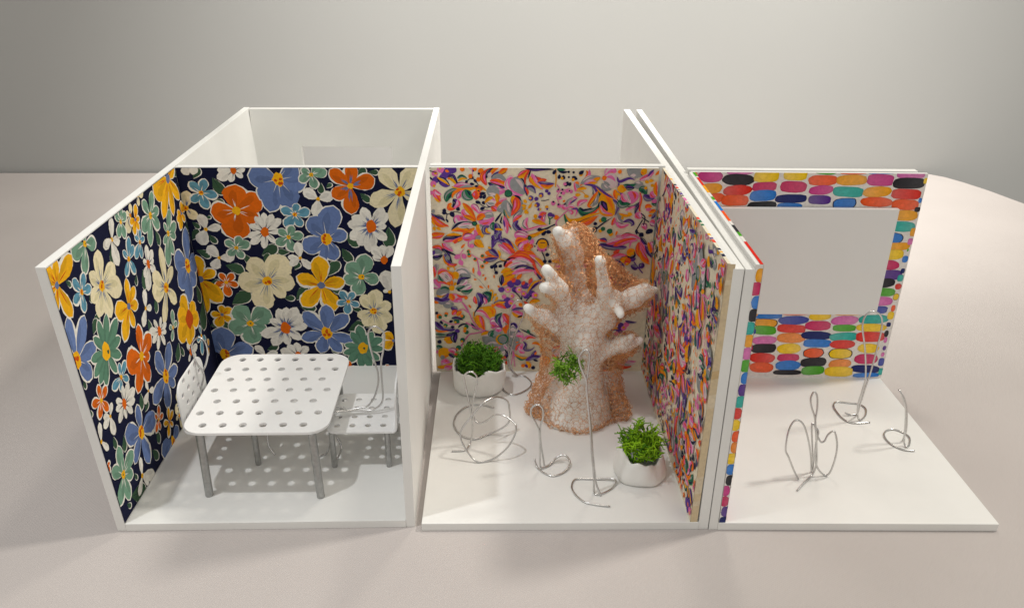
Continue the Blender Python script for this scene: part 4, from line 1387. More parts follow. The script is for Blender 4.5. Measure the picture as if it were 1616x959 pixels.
WIRES = {
  'seated_loops': [(231.3, 80.8, 7.1), (241.7, 82, 7.1), (246.2, 90.6, 9.1), (247.9, 92, 20.7), (247.1, 92, 34.5), (245, 92, 48.1), (241.9, 92, 66.7), (243.6, 92, 71.9), (248.2, 92, 73.2), (252.1, 92, 67.9), (250.8, 92, 58.7), (248.8, 92, 48.1), (248.1, 92, 37.3), (250, 91, 29), (254.6, 89.1, 27.9), (260.4, 89, 30.9), (265, 88.6, 35.2), (270.8, 87, 36.8), (277.5, 82.8, 35.4), (282, 78, 32.5), (281.3, 74.4, 26.8), (276.2, 70, 19), (270.5, 68.8, 13), (263.6, 68.1, 8.1), (253.4, 65.9, 7.1), (247.7, 68, 9.8), (242.1, 72, 16.6), (238.7, 75.3, 23.9), (239.9, 78, 30.3), (246.7, 83, 37.7), (254.7, 88, 45.1), (260.5, 93.6, 46.9), (266.3, 98, 46.2), (272.2, 102.4, 42.5), (276.4, 106, 37), (277.7, 107.6, 29.7), (278.4, 108, 19.6), (276, 106.2, 15.1), (270, 104.9, 11.1), (260.4, 103.6, 7.1), (250.9, 97.5, 7.1), (242.5, 99.3, 7.1), (236.4, 105.1, 7.1), (231.8, 116.9, 7.1), (232.1, 127.9, 7.1), (235.5, 138, 7.1), (241.6, 146, 7.1), (250.4, 149.4, 7.1), (258.1, 148.1, 7.1), (265.6, 144.4, 7.1)],
  'small_curl': [(296.2, 63, 12.1), (298.1, 58.5, 7.1), (302.7, 51.6, 7.1), (309.1, 47.4, 7.1), (316, 49.9, 7.1), (321.5, 55.3, 8.1), (323.7, 61, 10.1), (321.6, 66.7, 11.1), (317.5, 68.2, 11.1), (313.1, 66.8, 9.1), (307.6, 60.6, 7.1), (303.7, 57.9, 7.1), (300.5, 57, 9.2), (299.9, 58, 21.7), (299, 58, 39.7), (296.4, 58, 47.6), (292.6, 58, 55.4), (292.8, 58, 61.2), (296.8, 58, 64.4), (301, 58, 61.1), (301.5, 58, 53.4), (299.8, 59, 43), (300.6, 60, 28.4), (303.2, 60, 12.1), (304, 58.4, 7.1)],
  'tall_hook': [(348.2, 10.8, 7.1), (332.9, 14.8, 7.1), (326.4, 21.1, 7.1), (322.6, 31.3, 7.1), (324.3, 40.4, 7.1), (328.7, 43.5, 7.1), (339.5, 42.8, 7.1), (352.6, 42, 8.1), (356.7, 38.5, 8.1), (352.9, 32, 7.1), (345.6, 26.3, 7.1), (339.7, 24.6, 7.1), (338.5, 28, 7.4), (337.7, 28, 21.3), (335, 28, 42.7), (332.8, 28, 65.3), (329.5, 28, 90.7), (328.2, 28, 103), (323.9, 28, 113.4), (322.5, 28, 121.1), (326.3, 28, 126.6), (329.5, 28, 122.7), (329.1, 28, 108.2), (328.5, 29, 98.9), (330.2, 29, 84.7), (332.9, 29, 68.3), (335.7, 29, 43.9), (338.3, 29, 24.5), (340.4, 29, 12.6), (343.2, 23.3, 7.1)],
  'back_stand': [(276.8, 195, 16.6), (274.8, 191.7, 8.1), (273.6, 183.6, 7.1), (275.3, 172.1, 7.1), (282, 165.3, 7.1), (289.9, 168.1, 7.1), (298.3, 177.4, 7.1), (300.1, 187, 7.1), (295.2, 197, 7.1), (288.2, 199.1, 7.1), (281.9, 196, 18.2), (279.7, 196, 34.3), (280, 196, 47.8), (281, 196, 72.4), (281.8, 196, 79.5), (287.7, 196, 86), (293.4, 196, 81.3), (291.7, 196, 67.6), (284.9, 196, 50.9), (281.7, 196, 36.2), (280.1, 196, 26.8), (278.8, 197, 26.9), (280.5, 197, 16.5), (287.5, 197.5, 7.1)],
  'walking_pair': [(496.5, 39.9, 7.1), (492.2, 41, 14.5), (487, 42, 25.4), (483.7, 43, 32.8), (484, 44, 49), (487.9, 45, 56.7), (494.5, 46, 53.1), (500.3, 46, 40.7), (505.3, 46, 24.6), (510, 49, 7.1), (510.3, 49, 13), (506.4, 49, 31.7), (502.9, 49, 50.3), (505.9, 48, 48.3), (508.1, 47, 44.4), (507.6, 46, 33.8), (509.1, 45, 20.6), (513.1, 44, 12), (518.9, 44.1, 7.1), (521.6, 43, 11.4), (523.1, 43, 24.2), (522.9, 44, 35), (520.3, 45, 44.5), (517.9, 45, 46.8), (515.2, 46, 42.7), (513.4, 46, 37.1), (510.5, 46, 37.1), (506.7, 47, 44.4), (504.2, 47, 53.4), (503.5, 47, 66.6), (501.6, 47, 76.4), (498.8, 47, 80.1), (497.3, 47, 74.3), (499.2, 47, 66.7), (503.1, 47, 57.8), (505.3, 46, 47.4), (508.2, 46, 33.8), (510.5, 45, 18.3), (508.8, 44, 8.5), (500, 35.5, 8.1), (490.8, 26.4, 7.1)],
  'tall_loop': [(584.8, 115.5, 7.1), (570.1, 115, 7.1), (564.2, 121.6, 7.1), (563.1, 135.5, 7.1), (564.8, 143.6, 7.1), (569.5, 148.5, 7.1), (578.9, 146.7, 7.1), (587.9, 144, 7.1), (590.5, 137, 7.1), (586.2, 127.1, 7.1), (578.9, 119.4, 7.1), (575.6, 119, 9.9), (573.1, 119, 22.5), (573.9, 119, 34.9), (574.3, 119, 49.5), (568.7, 119, 75.6), (562.5, 119, 96.3), (563, 119, 106.5), (568.3, 119, 110.2), (575.3, 119, 106.4), (578.4, 119, 96.2), (579, 120, 75), (578.1, 120, 53.7), (576.7, 120, 39.2), (575.4, 120, 21.9), (578.5, 127.3, 7.1), (573.1, 127.4, 7.1), (567.9, 127.5, 9.1)],
  'side_rod': [(603.2, 74.2, 7.1), (594.9, 76.1, 7.1), (588.4, 84.2, 7.1), (588, 95, 7.1), (592.4, 102.2, 7.1), (600.1, 105, 7.1), (606.3, 100.1, 7.1), (608.1, 92.8, 7.1), (603.8, 83.9, 7.1), (599.6, 79.5, 7.1), (598, 82, 9.7), (595.1, 82, 26.7), (592.3, 82, 41), (588, 82, 51.6), (584.3, 83, 57.9), (585.3, 86, 56.8), (589.4, 90, 52.5), (594.4, 90, 45.4), (598, 89, 34.1), (600.7, 88, 17.8), (599.6, 87, 11.2), (600.8, 89.3, 7.1)],
  'sitter_left': [(37.3, 104, 68.8), (40.4, 104, 74.7), (43.1, 104, 82.9), (43.5, 104, 89.9), (42.3, 104, 95.6), (38.8, 104, 98.5), (34.3, 104, 95.7), (31.9, 104, 90), (32.5, 104, 80.7), (34.4, 104, 73.6), (36.9, 104, 70), (37.1, 104, 64.1), (33.7, 104, 53.3), (31.4, 104, 46), (30.2, 104, 41.1), (40, 102, 44), (43, 99, 41), (58, 94, 40.6), (76, 89, 40.8), (86, 84, 38), (88, 80, 28), (89, 76, 18), (94, 73, 11)],
  'sitter_right': [(127.3, 75.5, 7.1), (132.5, 78.2, 8.1), (139, 67, 24.9), (139.8, 67, 33.6), (137.9, 70, 38.8), (136.5, 72, 40.4), (137.6, 74, 43.4), (142.8, 80, 45.2), (154.1, 85, 43.3), (166.2, 86, 42.5), (173.7, 87, 44.7), (178.3, 88, 51.3), (178.7, 88, 68.5), (179, 88, 83.9), (181.5, 88, 96.2), (182.8, 88, 108.4), (180.1, 88, 113), (175.5, 88, 115.1), (171.2, 88, 111.1), (171.1, 88, 101.7), (173.7, 88, 86.7), (175.9, 89, 75), (175.2, 89, 63.7), (171.4, 89, 52.2), (166.2, 88, 45.6), (158.8, 87, 44.2), (150.3, 86, 43.9), (142, 86, 47.2), (138.6, 84, 46.7), (137.9, 78, 40.8), (141.3, 72, 33.1), (146.2, 68, 25.5), (147.3, 66, 21.1), (142.9, 72.4, 9.1), (140.4, 68, 7.1)],
}


# ------------------------------------------------------------------ setting: wall and covered table
T = 0.00638
def build_setting():
    o = slab('wall', -4, 5, 0.906, 1.0, -1.0, 3.0, MAT['wall'], bevel=None)
    setp(o, kind='structure')
    # table under its cloth: straight back edge, rounded right end, hanging front and sides
    edge = [(-1.9, -0.62), (0.75, -0.62)]
    for k in range(1, 15):
        a = math.radians(-90 + 90 * k / 15); edge.append((0.75 + 0.37 * math.cos(a), -0.25 + 0.37 * math.sin(a)))
    edge += [(1.125, 0.1), (1.128, 0.35)]
    edge += [(1.125, 0.52), (1.115, 0.64), (1.098, 0.73), (1.082, 0.795), (1.066, 0.84), (1.05, 0.873), (1.03, 0.893), (1.005, 0.899), (-1.9, 0.899)]
    V, Fc = [], []
    n = len(edge)
    prof = [(0.0, 0.0), (0.004, -0.0015), (0.007, -0.006), (0.008, -0.03), (0.012, -0.35)]
    cx, cy = -0.2, 0.1
    for off, z in prof:
        for i, (x, y) in enumerate(edge):
            d = Vector((x - cx, y - cy)).normalized() if i not in (0, n - 1) else Vector((0, 0))
            yy = y + d.y * off if y < 0.88 else y
            w = 0.012 * math.sin(i * 2.1) * (1 if z < -0.1 else 0)
            V.append((x + d.x * (off + w), yy, z))
    for j in range(len(prof) - 1):
        for i in range(n - 1):
            Fc.append((j * n + i, (j + 1) * n + i, (j + 1) * n + i + 1, j * n + i + 1))
    Fc.append(tuple(range(n)))
    o = mesh('tablecloth', V, Fc, MAT['cloth'])
    setp(o, kind='structure')
build_setting()

# ------------------------------------------------------------------ the three foam board modules
H = 0.2
def wall_with_window(name, x0, x1, y0, y1, z0, z1, hx0, hx1, hz0, hz1, m, parent):
    xs, zs = [x0, hx0, hx1, x1], [z0, hz0, hz1, z1]
    V = [(x, y, z) for y in (y0, y1) for z in zs for x in xs]
    I = lambda k, i, j: k * 16 + j * 4 + i
    Fc = []
    for i in range(3):
        for j in range(3):
            if i == 1 and j == 1: continue
            Fc.append((I(0, i, j), I(0, i + 1, j), I(0, i + 1, j + 1), I(0, i, j + 1)))
            Fc.append((I(1, i, j), I(1, i, j + 1), I(1, i + 1, j + 1), I(1, i + 1, j)))
    for i in range(3):
        Fc.append((I(0, i, 0), I(1, i, 0), I(1, i + 1, 0), I(0, i + 1, 0))); Fc.append((I(0, i, 3), I(0, i + 1, 3), I(1, i + 1, 3), I(1, i, 3)))
        Fc.append((I(0, 0, i), I(0, 0, i + 1), I(1, 0, i + 1), I(1, 0, i))); Fc.append((I(0, 3, i), I(1, 3, i), I(1, 3, i + 1), I(0, 3, i + 1)))
    a, b, c, d = (1, 1), (2, 1), (2, 2), (1, 2)
    for p, q in ((a, b), (b, c), (c, d), (d, a)):
        Fc.append((I(0, *p), I(0, *q), I(1, *q), I(1, *p)))
    return mesh(name, V, Fc, m, parent, bevel=0.0003)

D1, D2, X1, L1 = 0.22171, 0.46462, 0.20808, -0.00978
def module_dining():
    t = empty('display_module', (0, 0, 0))
    setp(t, 'white foam board section with navy floral fabric walls around the perforated table', 'display module', 'foam board sections of the model')
    F_m = MAT['foam']
    slab('floor_panel', T, X1 - T, 0, D2 - T, 0, T, F_m, t)
    slab('side_wall', 0, T, 0.0004, D2, 0, H, F_m, t, lean=L1)
    slab('side_wall', X1 - T, X1, 0.0004, D2, 0, H, F_m, t)
    # the back wall fills the widening gap left by the leaning side wall
    wall_with_window('back_wall', T + L1 * 0.9, X1 - T, D2 - T, D2 - 0.0003, T, H - 0.0004, 0.0514, 0.1528, 0.055, 0.157, F_m, t)
    slab('partition_wall', T + L1 * 0.9, X1 - T, D1 + 0.0008, D1 + T, T, H - 0.0006, F_m, t)
    pr = Print((T + L1) * 1000 + 0.5, (X1 - T) * 1000 - 0.2, T * 1000, H * 1000 - 1.2, INK['navy'])
    floral(FLORAL_BACK, pr, 3)
    pr.build('fabric_covering', lambda u, v, h: (max(u, T + L1 * v / H + 0.0003), D1 - h, v), t, 'navy cotton printed with orange, blue and cream flowers')
    pr = Print(0.4, D1 * 1000 - 0.3, T * 1000 + 0.2, H * 1000 - 1.0, INK['navy'])
    floral(FLORAL_LEFT, pr, 5)
    pr.build('fabric_covering', lambda u, v, h: (T + L1 * v / H + h, u, v), t, 'navy cotton printed with orange, blue and cream flowers')
module_dining()

W2, DF2, X3F, LN2, HF = 0.20226, 0.21332, 0.18945, 0.00251, 0.203
BT = 0.0032                                             # thickness of the fabric covered boards
def module_gallery():
    t = empty('display_module', (0.21309, -0.004, 0), -0.01332)
    setp(t, 'white foam board section with swirling cream, pink and orange fabric around the copper netted sculpture', 'display module', 'foam board sections of the model')
    F_m = MAT['foam']
    slab('floor_panel', 0, W2 - T, 0, DF2 + BT + 0.0008 + T, 0, T, F_m, t)
    slab('side_wall', W2 - T, W2 + 0.0006, 0.0004, D2, 0, H, F_m, t)
    slab('back_wall', -0.0035, W2 - T, DF2 + BT + 0.0008, DF2 + BT + 0.0008 + T, T, HF + 0.0006, F_m, t)
    b = slab('fabric_board', -0.0035, X3F + 0.0005, DF2 + 0.0004, DF2 + BT, T, HF - 0.0004, MAT['card'], t)
    # the sheet goes on behind the sculpture: carry motifs on wherever nothing is printed yet
    L0 = [ln.split() for ln in SWIRLS.strip().splitlines()]
    S0 = [(p[0] + ' ' + p[1], [(float(p[i]), float(p[i + 1])) for i in range(2, len(p), 2)]) for p in L0]
    cen = lambda q: (sum(a for a, b in q) / len(q), sum(b for a, b in q) / len(q))
    occ = [cen(q) for h_, q in S0]; more = []
    for k, (dx, dy, fx, fy) in enumerate(((104, 130, 1, -1), (92, -40, 1, 1), (60, -70, 1, 1), (236, 0, -1, 1), (176, 0, 1, 1), (300, 20, -1, 1), (180, 60, 1, 1), (200, 210, -1, -1))):
        new = []
        for h_, q in S0:
            q2 = [(dx + fx * a, dy + fy * b) for a, b in q]; c = cen(q2)
            if not (0 < c[0] < 220 and 4 < c[1] < 205): continue
            if min((c[0] - a) ** 2 + (c[1] - b) ** 2 for a, b in occ) > 62: new.append((h_, q2))
        more += new; occ += [cen(q) for h_, q in new]
    back = lambda q: 108 < cen(q)[0] < 176 and cen(q)[1] < 122
    txt = lambda L: '\n'.join(h_ + ' ' + ' '.join('%.1f %.1f' % a for a in q) for h_, q in L) + '\n' + SWIRLS.strip()
    GR = lin(238, 228, 204)
    pr = Print(-3.5, X3F * 1000 + 0.5, T * 1000, HF * 1000 - 0.5, GR)
    swirls(txt([m_ for m_ in more if back(m_[1])]), pr, 7)
    pr.build('printed_cotton', lambda u, v, h: (u, DF2 + 0.0003 - h, v), b, 'cream cotton printed with pink, orange and purple swirling flowers')
    s = slab('fabric_board', X3F + 0.0004, X3F + 0.0053, 0.0008, DF2 - 0.001, T, HF, MAT['card'], t, lean=LN2)
    pr = Print(0.8, DF2 * 1000 - 1.2, T * 1000, HF * 1000, GR)
    swirls(txt(more), pr, 11, lambda x, y: (DF2 * 1000 - (215.0 - x), 214.1 - y))
    pr.build('printed_cotton', lambda u, v, h: (X3F + LN2 * v / HF + 0.0003 - h, u, v), s)
    # cloth folded over the top and front edges of the side board
    rng = random.Random(2)
    pr = Print(0.8, DF2 * 1000 - 1.2, 0, 2.0, GR)
    x = 1
    while x < 212:
        w = rng.uniform(1.5, 6)
        if rng.random() < 0.62:
            k = rng.uniform(-2, 2)
            pr.poly([(x, 0), (x + w, 0), (x + w + k, 3.4), (x + k, 3.4)], SW[rng.choice('npuroysg')])
        x += w + rng.uniform(0.5, 4)
    pr.build('folded_edge', lambda u, v, h: (X3F + LN2 + v + 0.0002, u, HF + h), s)
    pr = Print(0, 4.9, T * 1000, HF * 1000, lin(214, 194, 160))
    y = 8
    while y < 200:
        w = rng.uniform(4, 16)
        pr.poly([(0, y), (5, y + 1), (5, y + w), (0, y + w - 1)], rng.choice((lin(216, 196, 160), lin(206, 178, 134), lin(220, 204, 176))))
        y += w + rng.uniform(3, 14)
    pr.build('folded_edge', lambda u, v, h: (X3F + LN2 * v / HF + u + 0.0002, 0.0008 - h, v), s)
module_gallery()

W3, D3, X4F, LN3 = 0.20578, 0.20336, 0.01141, -0.0006
def module_screen():
    t = empty('display_module', (0.41612, -0.00733, 0), -0.02809)
    setp(t, 'white foam board section with multicoloured dabbed fabric and a large white wall panel', 'display module', 'foam board sections of the model')
    F_m = MAT['foam']
    slab('floor_panel', T, W3, 0, D3 + BT + 0.0008 + T, 0, T, F_m, t)
    slab('side_wall', 0.0003, T, 0.0004, D2, 0, H, F_m, t)
    slab('back_wall', T, W3 - 0.0065, D3 + BT + 0.0008, D3 + BT + 0.0008 + T, T, HF + 0.0006, F_m, t)
    b = slab('fabric_board', T + 0.002, W3 + 0.0006, D3 + 0.0004, D3 + BT, T, HF - 0.0004, MAT['card'], t)
    GR = lin(236, 231, 226)
    pr = Print(T * 1000 + 2, W3 * 1000 + 0.6, T * 1000, HF * 1000 - 0.5, GR)
    rng = random.Random(21)
    for ln in DABS.strip().splitlines():
        q = ln.split(); dab(pr, *map(float, q[:4]), q[4], rng)
    have = [tuple(map(float, ln.split()[:2])) for ln in DABS.strip().splitlines()]
    for i in range(8):                                   # the same rows carried on where the side board and panel stand in front
        for j in range(23):
            u, v = 18 + i * 25.5 + (j % 2) * 2, 12 + j * 8.6
            if all(abs(u - a) > 19 or abs(v - c) > 6 for a, c in have):
                dab(pr, u, v, 22, 8.2, rng.choice('OBPRAMKYGNVTUIS'), rng); have.append((u, v))
    pr.build('printed_cotton', lambda u, v, h: (u, D3 + 0.0003 - h, v), b, 'white cotton printed with rows of watercolour dabs')
    slab('white_panel', 0.03, 0.1862, D3 - 0.0055, D3 - 0.0006, 0.0745, 0.1732, MAT['card'], t, bevel=0.0003)['label'] = 'blank white rectangular panel mounted on the dabbed fabric'
    s = slab('fabric_board', X4F - 0.0046, X4F - 0.0004, 0.0008, D3 - 0.001, T, HF, MAT['card'], t, lean=LN3)
    # face towards the right, then the folded front and top edges
    cs = 'AGBKTAPVBUTRYOSYBKMGUN'
    pr = Print(0.8, D3 * 1000 - 1.2, T * 1000, HF * 1000, GR)
    rng = random.Random(4)
    for i in range(22):
        for j in range(5):
            dab(pr, 20 + j * 43, 199 - i * 9.0 + (j % 2) * 4, 37, 8.2, cs[(i * 3 + j * 7) % len(cs)], rng)
    pr.build('printed_cotton', lambda u, v, h: (X4F + LN3 * v / HF + h, u, v), s)
    pr = Print(0, 4.4, T * 1000, HF * 1000, GR)
    for i, c in enumerate(cs):
        y = 196 - i * 9.0
        dab(pr, 2.4 + rng.uniform(-1.4, 1.4), y, 6.0, 8.6, c, rng)
    pr.build('folded_edge', lambda u, v, h: (X4F - 0.0045 + LN3 * v / HF + u, 0.0008 - h, v), s)
    pr = Print(0.8, D3 * 1000 - 1.2, 0.6, 2.6, GR)
    y = D3 * 1000 - 3
    for c, w in (('V', 12), ('-', 3), ('R', 22), ('A', 19), ('-', 10), ('V', 8), ('-', 3), ('B', 22), ('O', 22), ('-', 8), ('K', 14), ('V', 8), ('-', 10), ('R', 40), ('S', 14)):
        if c != '-': pr.poly([(y - w, 0), (y, 0), (y, 4), (y - w, 4)], jit(rng, DAB[c]))
        y -= w
    pr.build('folded_edge', lambda u, v, h: (X4F - 0.0027 + LN3 + v, u, HF + h), s)
module_screen()

# ------------------------------------------------------------------ table and chairs of perforated sheet
def plate(name, outline_pts, holes, thick, m, parent, xf, nh=14):
    """flat sheet with round holes: filled 2D curve turned into a mesh, then placed by xf(u, v, w)"""
    cu = bpy.data.curves.new(name, 'CURVE'); cu.dimensions = '2D'; cu.fill_mode = 'BOTH'; cu.extrude = thick / 2
    def sp(pts):
        s = cu.splines.new('POLY'); s.points.add(len(pts) - 1)
        for q, p in zip(s.points, pts): q.co = (p[0], p[1], 0, 1)
        s.use_cyclic_u = True
    sp(outline_pts)
    for (x, y, r) in holes:
        sp([(x + r * math.cos(2 * math.pi * k / nh), y + r * math.sin(2 * math.pi * k / nh)) for k in range(nh)])
    tmp = bpy.data.objects.new(name, cu); COL.objects.link(tmp)
    bpy.context.view_layer.update()
    me0 = tmp.evaluated_get(bpy.context.evaluated_depsgraph_get()).to_mesh()
    V = [xf(*v.co) for v in me0.vertices]; Fc = [tuple(p.vertices) for p in me0.polygons]
    tmp.to_mesh_clear()
    bpy.data.objects.remove(tmp); bpy.data.curves.remove(cu)
    o = mesh(name, V, Fc, m, parent)
    bm = bmesh.new(); bm.from_mesh(o.data)
    bmesh.ops.remove_doubles(bm, verts=bm.verts, dist=1e-6); bmesh.ops.recalc_face_normals(bm, faces=bm.faces)
    bm.to_mesh(o.data); bm.free()
    bv = o.modifiers.new('edge', 'BEVEL'); bv.width = 0.00025; bv.segments = 2; bv.limit_method = 'ANGLE'; bv.angle_limit = math.radians(50)
    return o

def rrect(x0, x1, y0, y1, r, n=8):
    P = []
    for cx, cy, a0 in ((x1 - r, y1 - r, 0), (x0 + r, y1 - r, 90), (x0 + r, y0 + r, 180), (x1 - r, y0 + r, 270)):
        for k in range(n + 1):
            a = math.radians(a0 + 90 * k / n); P.append((cx + r * math.cos(a), cy + r * math.sin(a)))
    return P

def leg(name, p0, p1, r, parent):
    V, Fc = [], []
    p0 = np.array(p0); p1 = np.array(p1)
    tube_into(V, Fc, [p0, p0 + (p1 - p0) * 0.02, p0 + (p1 - p0) * 0.98, p1], r, 20)
    o = mesh(name, V, Fc, MAT['tube'], parent, smooth=True)
    bv = o.modifiers.new('edge', 'BEVEL'); bv.width = 0.0003; bv.segments = 2; bv.limit_method = 'ANGLE'; bv.angle_limit = math.radians(50)
    return o

def dining_table():
    tx, ty = 0.0955, 0.0832
    t = empty('dining_table', (tx, ty, T), -0.004)
    setp(t, 'white table with round holes in its top and grey tube legs, between two chairs', 'table')
    holes = []
    for i in range(7):
        n = 6 if i % 2 == 0 else 7
        y = -0.0472 + 0.01592 * i
        for j in range(n):
            holes.append(((j - (n - 1) / 2) * 0.01425 - 0.0012 + (i - 3) * 0.0004, y, 0.0028))
    plate('table_top', rrect(-0.0518, 0.0515, -0.0573, 0.0573, 0.015), holes, 0.002, MAT['paint'], t, lambda u, v, w: (u, v, w + 0.0562))
    for (x0, y0, x1, y1) in ((-0.0398, -0.0528, -0.0392, -0.0515), (0.0421, -0.0559, 0.0405, -0.0545), (-0.0392, 0.047, -0.0388, 0.046), (0.0416, 0.046, 0.041, 0.045)):
        leg('leg', (x0, y0, 0.0), (x1, y1, 0.0553), 0.0029, t)
dining_table()

def chair(label, loc, rz):
    """seat and backrest bent from perforated sheet; faces local +x"""
    t = empty('chair', loc, rz)
    setp(t, label, 'chair', 'perforated chairs at the table')
    zs = 0.0322
    sx0, sx1, hy = -0.0235, 0.0265, 0.0278
    hs = [((-0.016 + 0.0118 * i), -0.0185 + 0.0123 * j, 0.0024) for i in range(4) for j in range(4)]
    P = [(sx0, -hy), (sx1 - 0.007, -hy)] + [(sx1 - 0.007 + 0.007 * math.cos(math.radians(a)), -hy + 0.007 + 0.007 * math.sin(math.radians(a))) for a in (-60, -30, 0)]
    P += [(x, -y) for x, y in reversed(P)]
    plate('seat', P, hs, 0.0014, MAT['paint'], t, lambda u, v, w: (u, v, zs + w))
    # bent corner
    V, Fc = [], []
    R = 0.0035
    for k in range(9):
        a = math.radians(90 * k / 8)
        for r in (R - 0.0007, R + 0.0007):
            x = sx0 - r * math.sin(a); z = zs + R - r * math.cos(a)
            V += [(x, -hy, z), (x, hy, z)]
    for k in range(8):
        b = k * 4
        Fc += [(b, b + 1, b + 5, b + 4), (b + 2, b + 6, b + 7, b + 3), (b, b + 4, b + 6, b + 2), (b + 1, b + 3, b + 7, b + 5)]
    mesh('bent_corner', V, Fc, MAT['paint'], t, smooth=True)
    xb = sx0 - R; zb = zs + R
    hb = []
    for i in range(4):
        for j in range(4 if i % 2 == 0 else 3):
            hb.append(((j - (1.5 if i % 2 == 0 else 1)) * 0.0125, 0.006 + i * 0.0092, 0.0023))
    h = 0.037
    q = 0.012
    P = [(-hy, 0), (hy, 0)] + [(hy - q + q * math.cos(math.radians(a)), h - q + q * math.sin(math.radians(a))) for a in range(0, 91, 15)]
    P += [(-hy + q - q * math.cos(math.radians(a)), h - q + q * math.sin(math.radians(a))) for a in range(90, -1, -15)]
    plate('backrest', P, hb, 0.0014, MAT['paint'], t, lambda u, v, w: (xb - 0.02 * v + w, u, zb + v))
    for (x, y) in ((-0.0195, -0.0225), (0.0225, -0.0225), (-0.0195, 0.0255), (0.0225, 0.0255)):
        leg('leg', (x, y, 0.0), (x, y, zs - 0.0007), 0.0022, t)
chair('white perforated chair against the left fabric wall, mostly under the table', (0.0595, 0.0900, T), 0.0)
chair('white perforated chair beside the plain right wall, its seat open to view', (0.1640, 0.0890, T), math.pi)

# ------------------------------------------------------------------ wire people
def wire(key, label, extra=None):
    P = np.array(WIRES[key]) / 1000
    P[:, 2] = np.maximum(P[:, 2], T + 0.0007)
    path = catmull(P, 6)
    path[:, 2] = np.maximum(path[:, 2], T + 0.0007)
    o0 = np.array([path[:, 0].mean(), path[:, 1].mean(), T])
    V, Fc = [], []
    tube_into(V, Fc, path - o0, 0.00072, 10)
    o = mesh('wire_figure', V, Fc, MAT['wire'], smooth=True)
    o.location = o0
    setp(o, label, 'wire figure', 'bent wire people of the model')
    return o
wire('seated_loops', 'silver wire figure of wide tangled loops on the floor before the fuller moss pot')
wire('small_curl', 'short silver wire figure with a small curled foot before the copper netted sculpture')
wire('tall_hook', 'tall thin twisted silver wire figure on a half moon loop beside the small moss pot')
wire('back_stand', 'silver wire figure on a ring foot between the swirling fabric and the sculpture')
wire('walking_pair', 'silver wire figure with two bulging side loops like arms on the white floor')
wire('tall_loop', 'tall silver wire figure with a long narrow loop before the dabbed fabric')
wire('side_rod', 'plain hooked silver wire figure with no open loop near the free floor edge')
wire('sitter_left', 'silver wire figure seated on the chair against the floral fabric')
wire('sitter_right', 'silver wire figure seated with its legs stretched on the open chair seat')

# ------------------------------------------------------------------ implicit surfaces for the hand modelled clay
def seg_sdf(P, a, b, ra, rb):
    a = np.array(a); b = np.array(b); ab = b - a
    t = np.clip(((P - a) @ ab) / (ab @ ab + 1e-12), 0, 1)
    return np.linalg.norm(P - a - t[:, None] * ab, axis=1) - (ra + (rb - ra) * t)
def smin(a, b, k):
    h = np.clip(0.5 + 0.5 * (b - a) / k, 0, 1)
    return b + (a - b) * h - k * h * (1 - h)

def surface_nets(f, lo, hi, step):
    lo = np.array(lo); n = np.ceil((np.array(hi) - lo) / step).astype(int) + 1
    ax = [lo[i] + step * np.arange(n[i]) for i in range(3)]
    G = np.stack(np.meshgrid(*ax, indexing='ij'), -1).reshape(-1, 3)
    S = f(G).reshape(n)
    ins = S < 0
    m = n - 1
    acc = np.zeros((*m, 3)); cnt = np.zeros(m)
    corners = [(i, j, k) for i in (0, 1) for j in (0, 1) for k in (0, 1)]
    sl = lambda c: S[c[0]:c[0] + m[0], c[1]:c[1] + m[1], c[2]:c[2] + m[2]]
    for a in corners:
        for d in range(3):
            if a[d]: continue
            b = list(a); b[d] = 1
            va, vb = sl(a), sl(b)
            cr = (va < 0) != (vb < 0)
            t = np.where(cr, va / np.where(cr, va - vb, 1), 0)
            p = np.zeros((*m, 3)); p[...] = a; p[..., d] += t
            acc += np.where(cr[..., None], p, 0); cnt += cr
    act = cnt > 0
    idx = -np.ones(m, int); idx[act] = np.arange(act.sum())
    ijk = np.argwhere(act)
    V = lo + step * (ijk + acc[act] / cnt[act][:, None])
    Fc = []
    for d in range(3):
        e, g = (d + 1) % 3, (d + 2) % 3
        s0 = [slice(None)] * 3; s1 = [slice(None)] * 3
        s0[d] = slice(0, -1); s1[d] = slice(1, None)
        cr = ins[tuple(s0)] != ins[tuple(s1)]
        for c in np.argwhere(cr):
            if c[e] < 1 or c[g] < 1 or c[e] >= m[e] or c[g] >= m[g]: continue
            q = []
            for de, dg in ((-1, -1), (0, -1), (0, 0), (-1, 0)):
                cc = c.copy(); cc[e] += de; cc[g] += dg; q.append(idx[tuple(cc)])
            if min(q) < 0: continue
            Fc.append(tuple(q) if ins[tuple(c)] else tuple(q[::-1]))
    return V, Fc

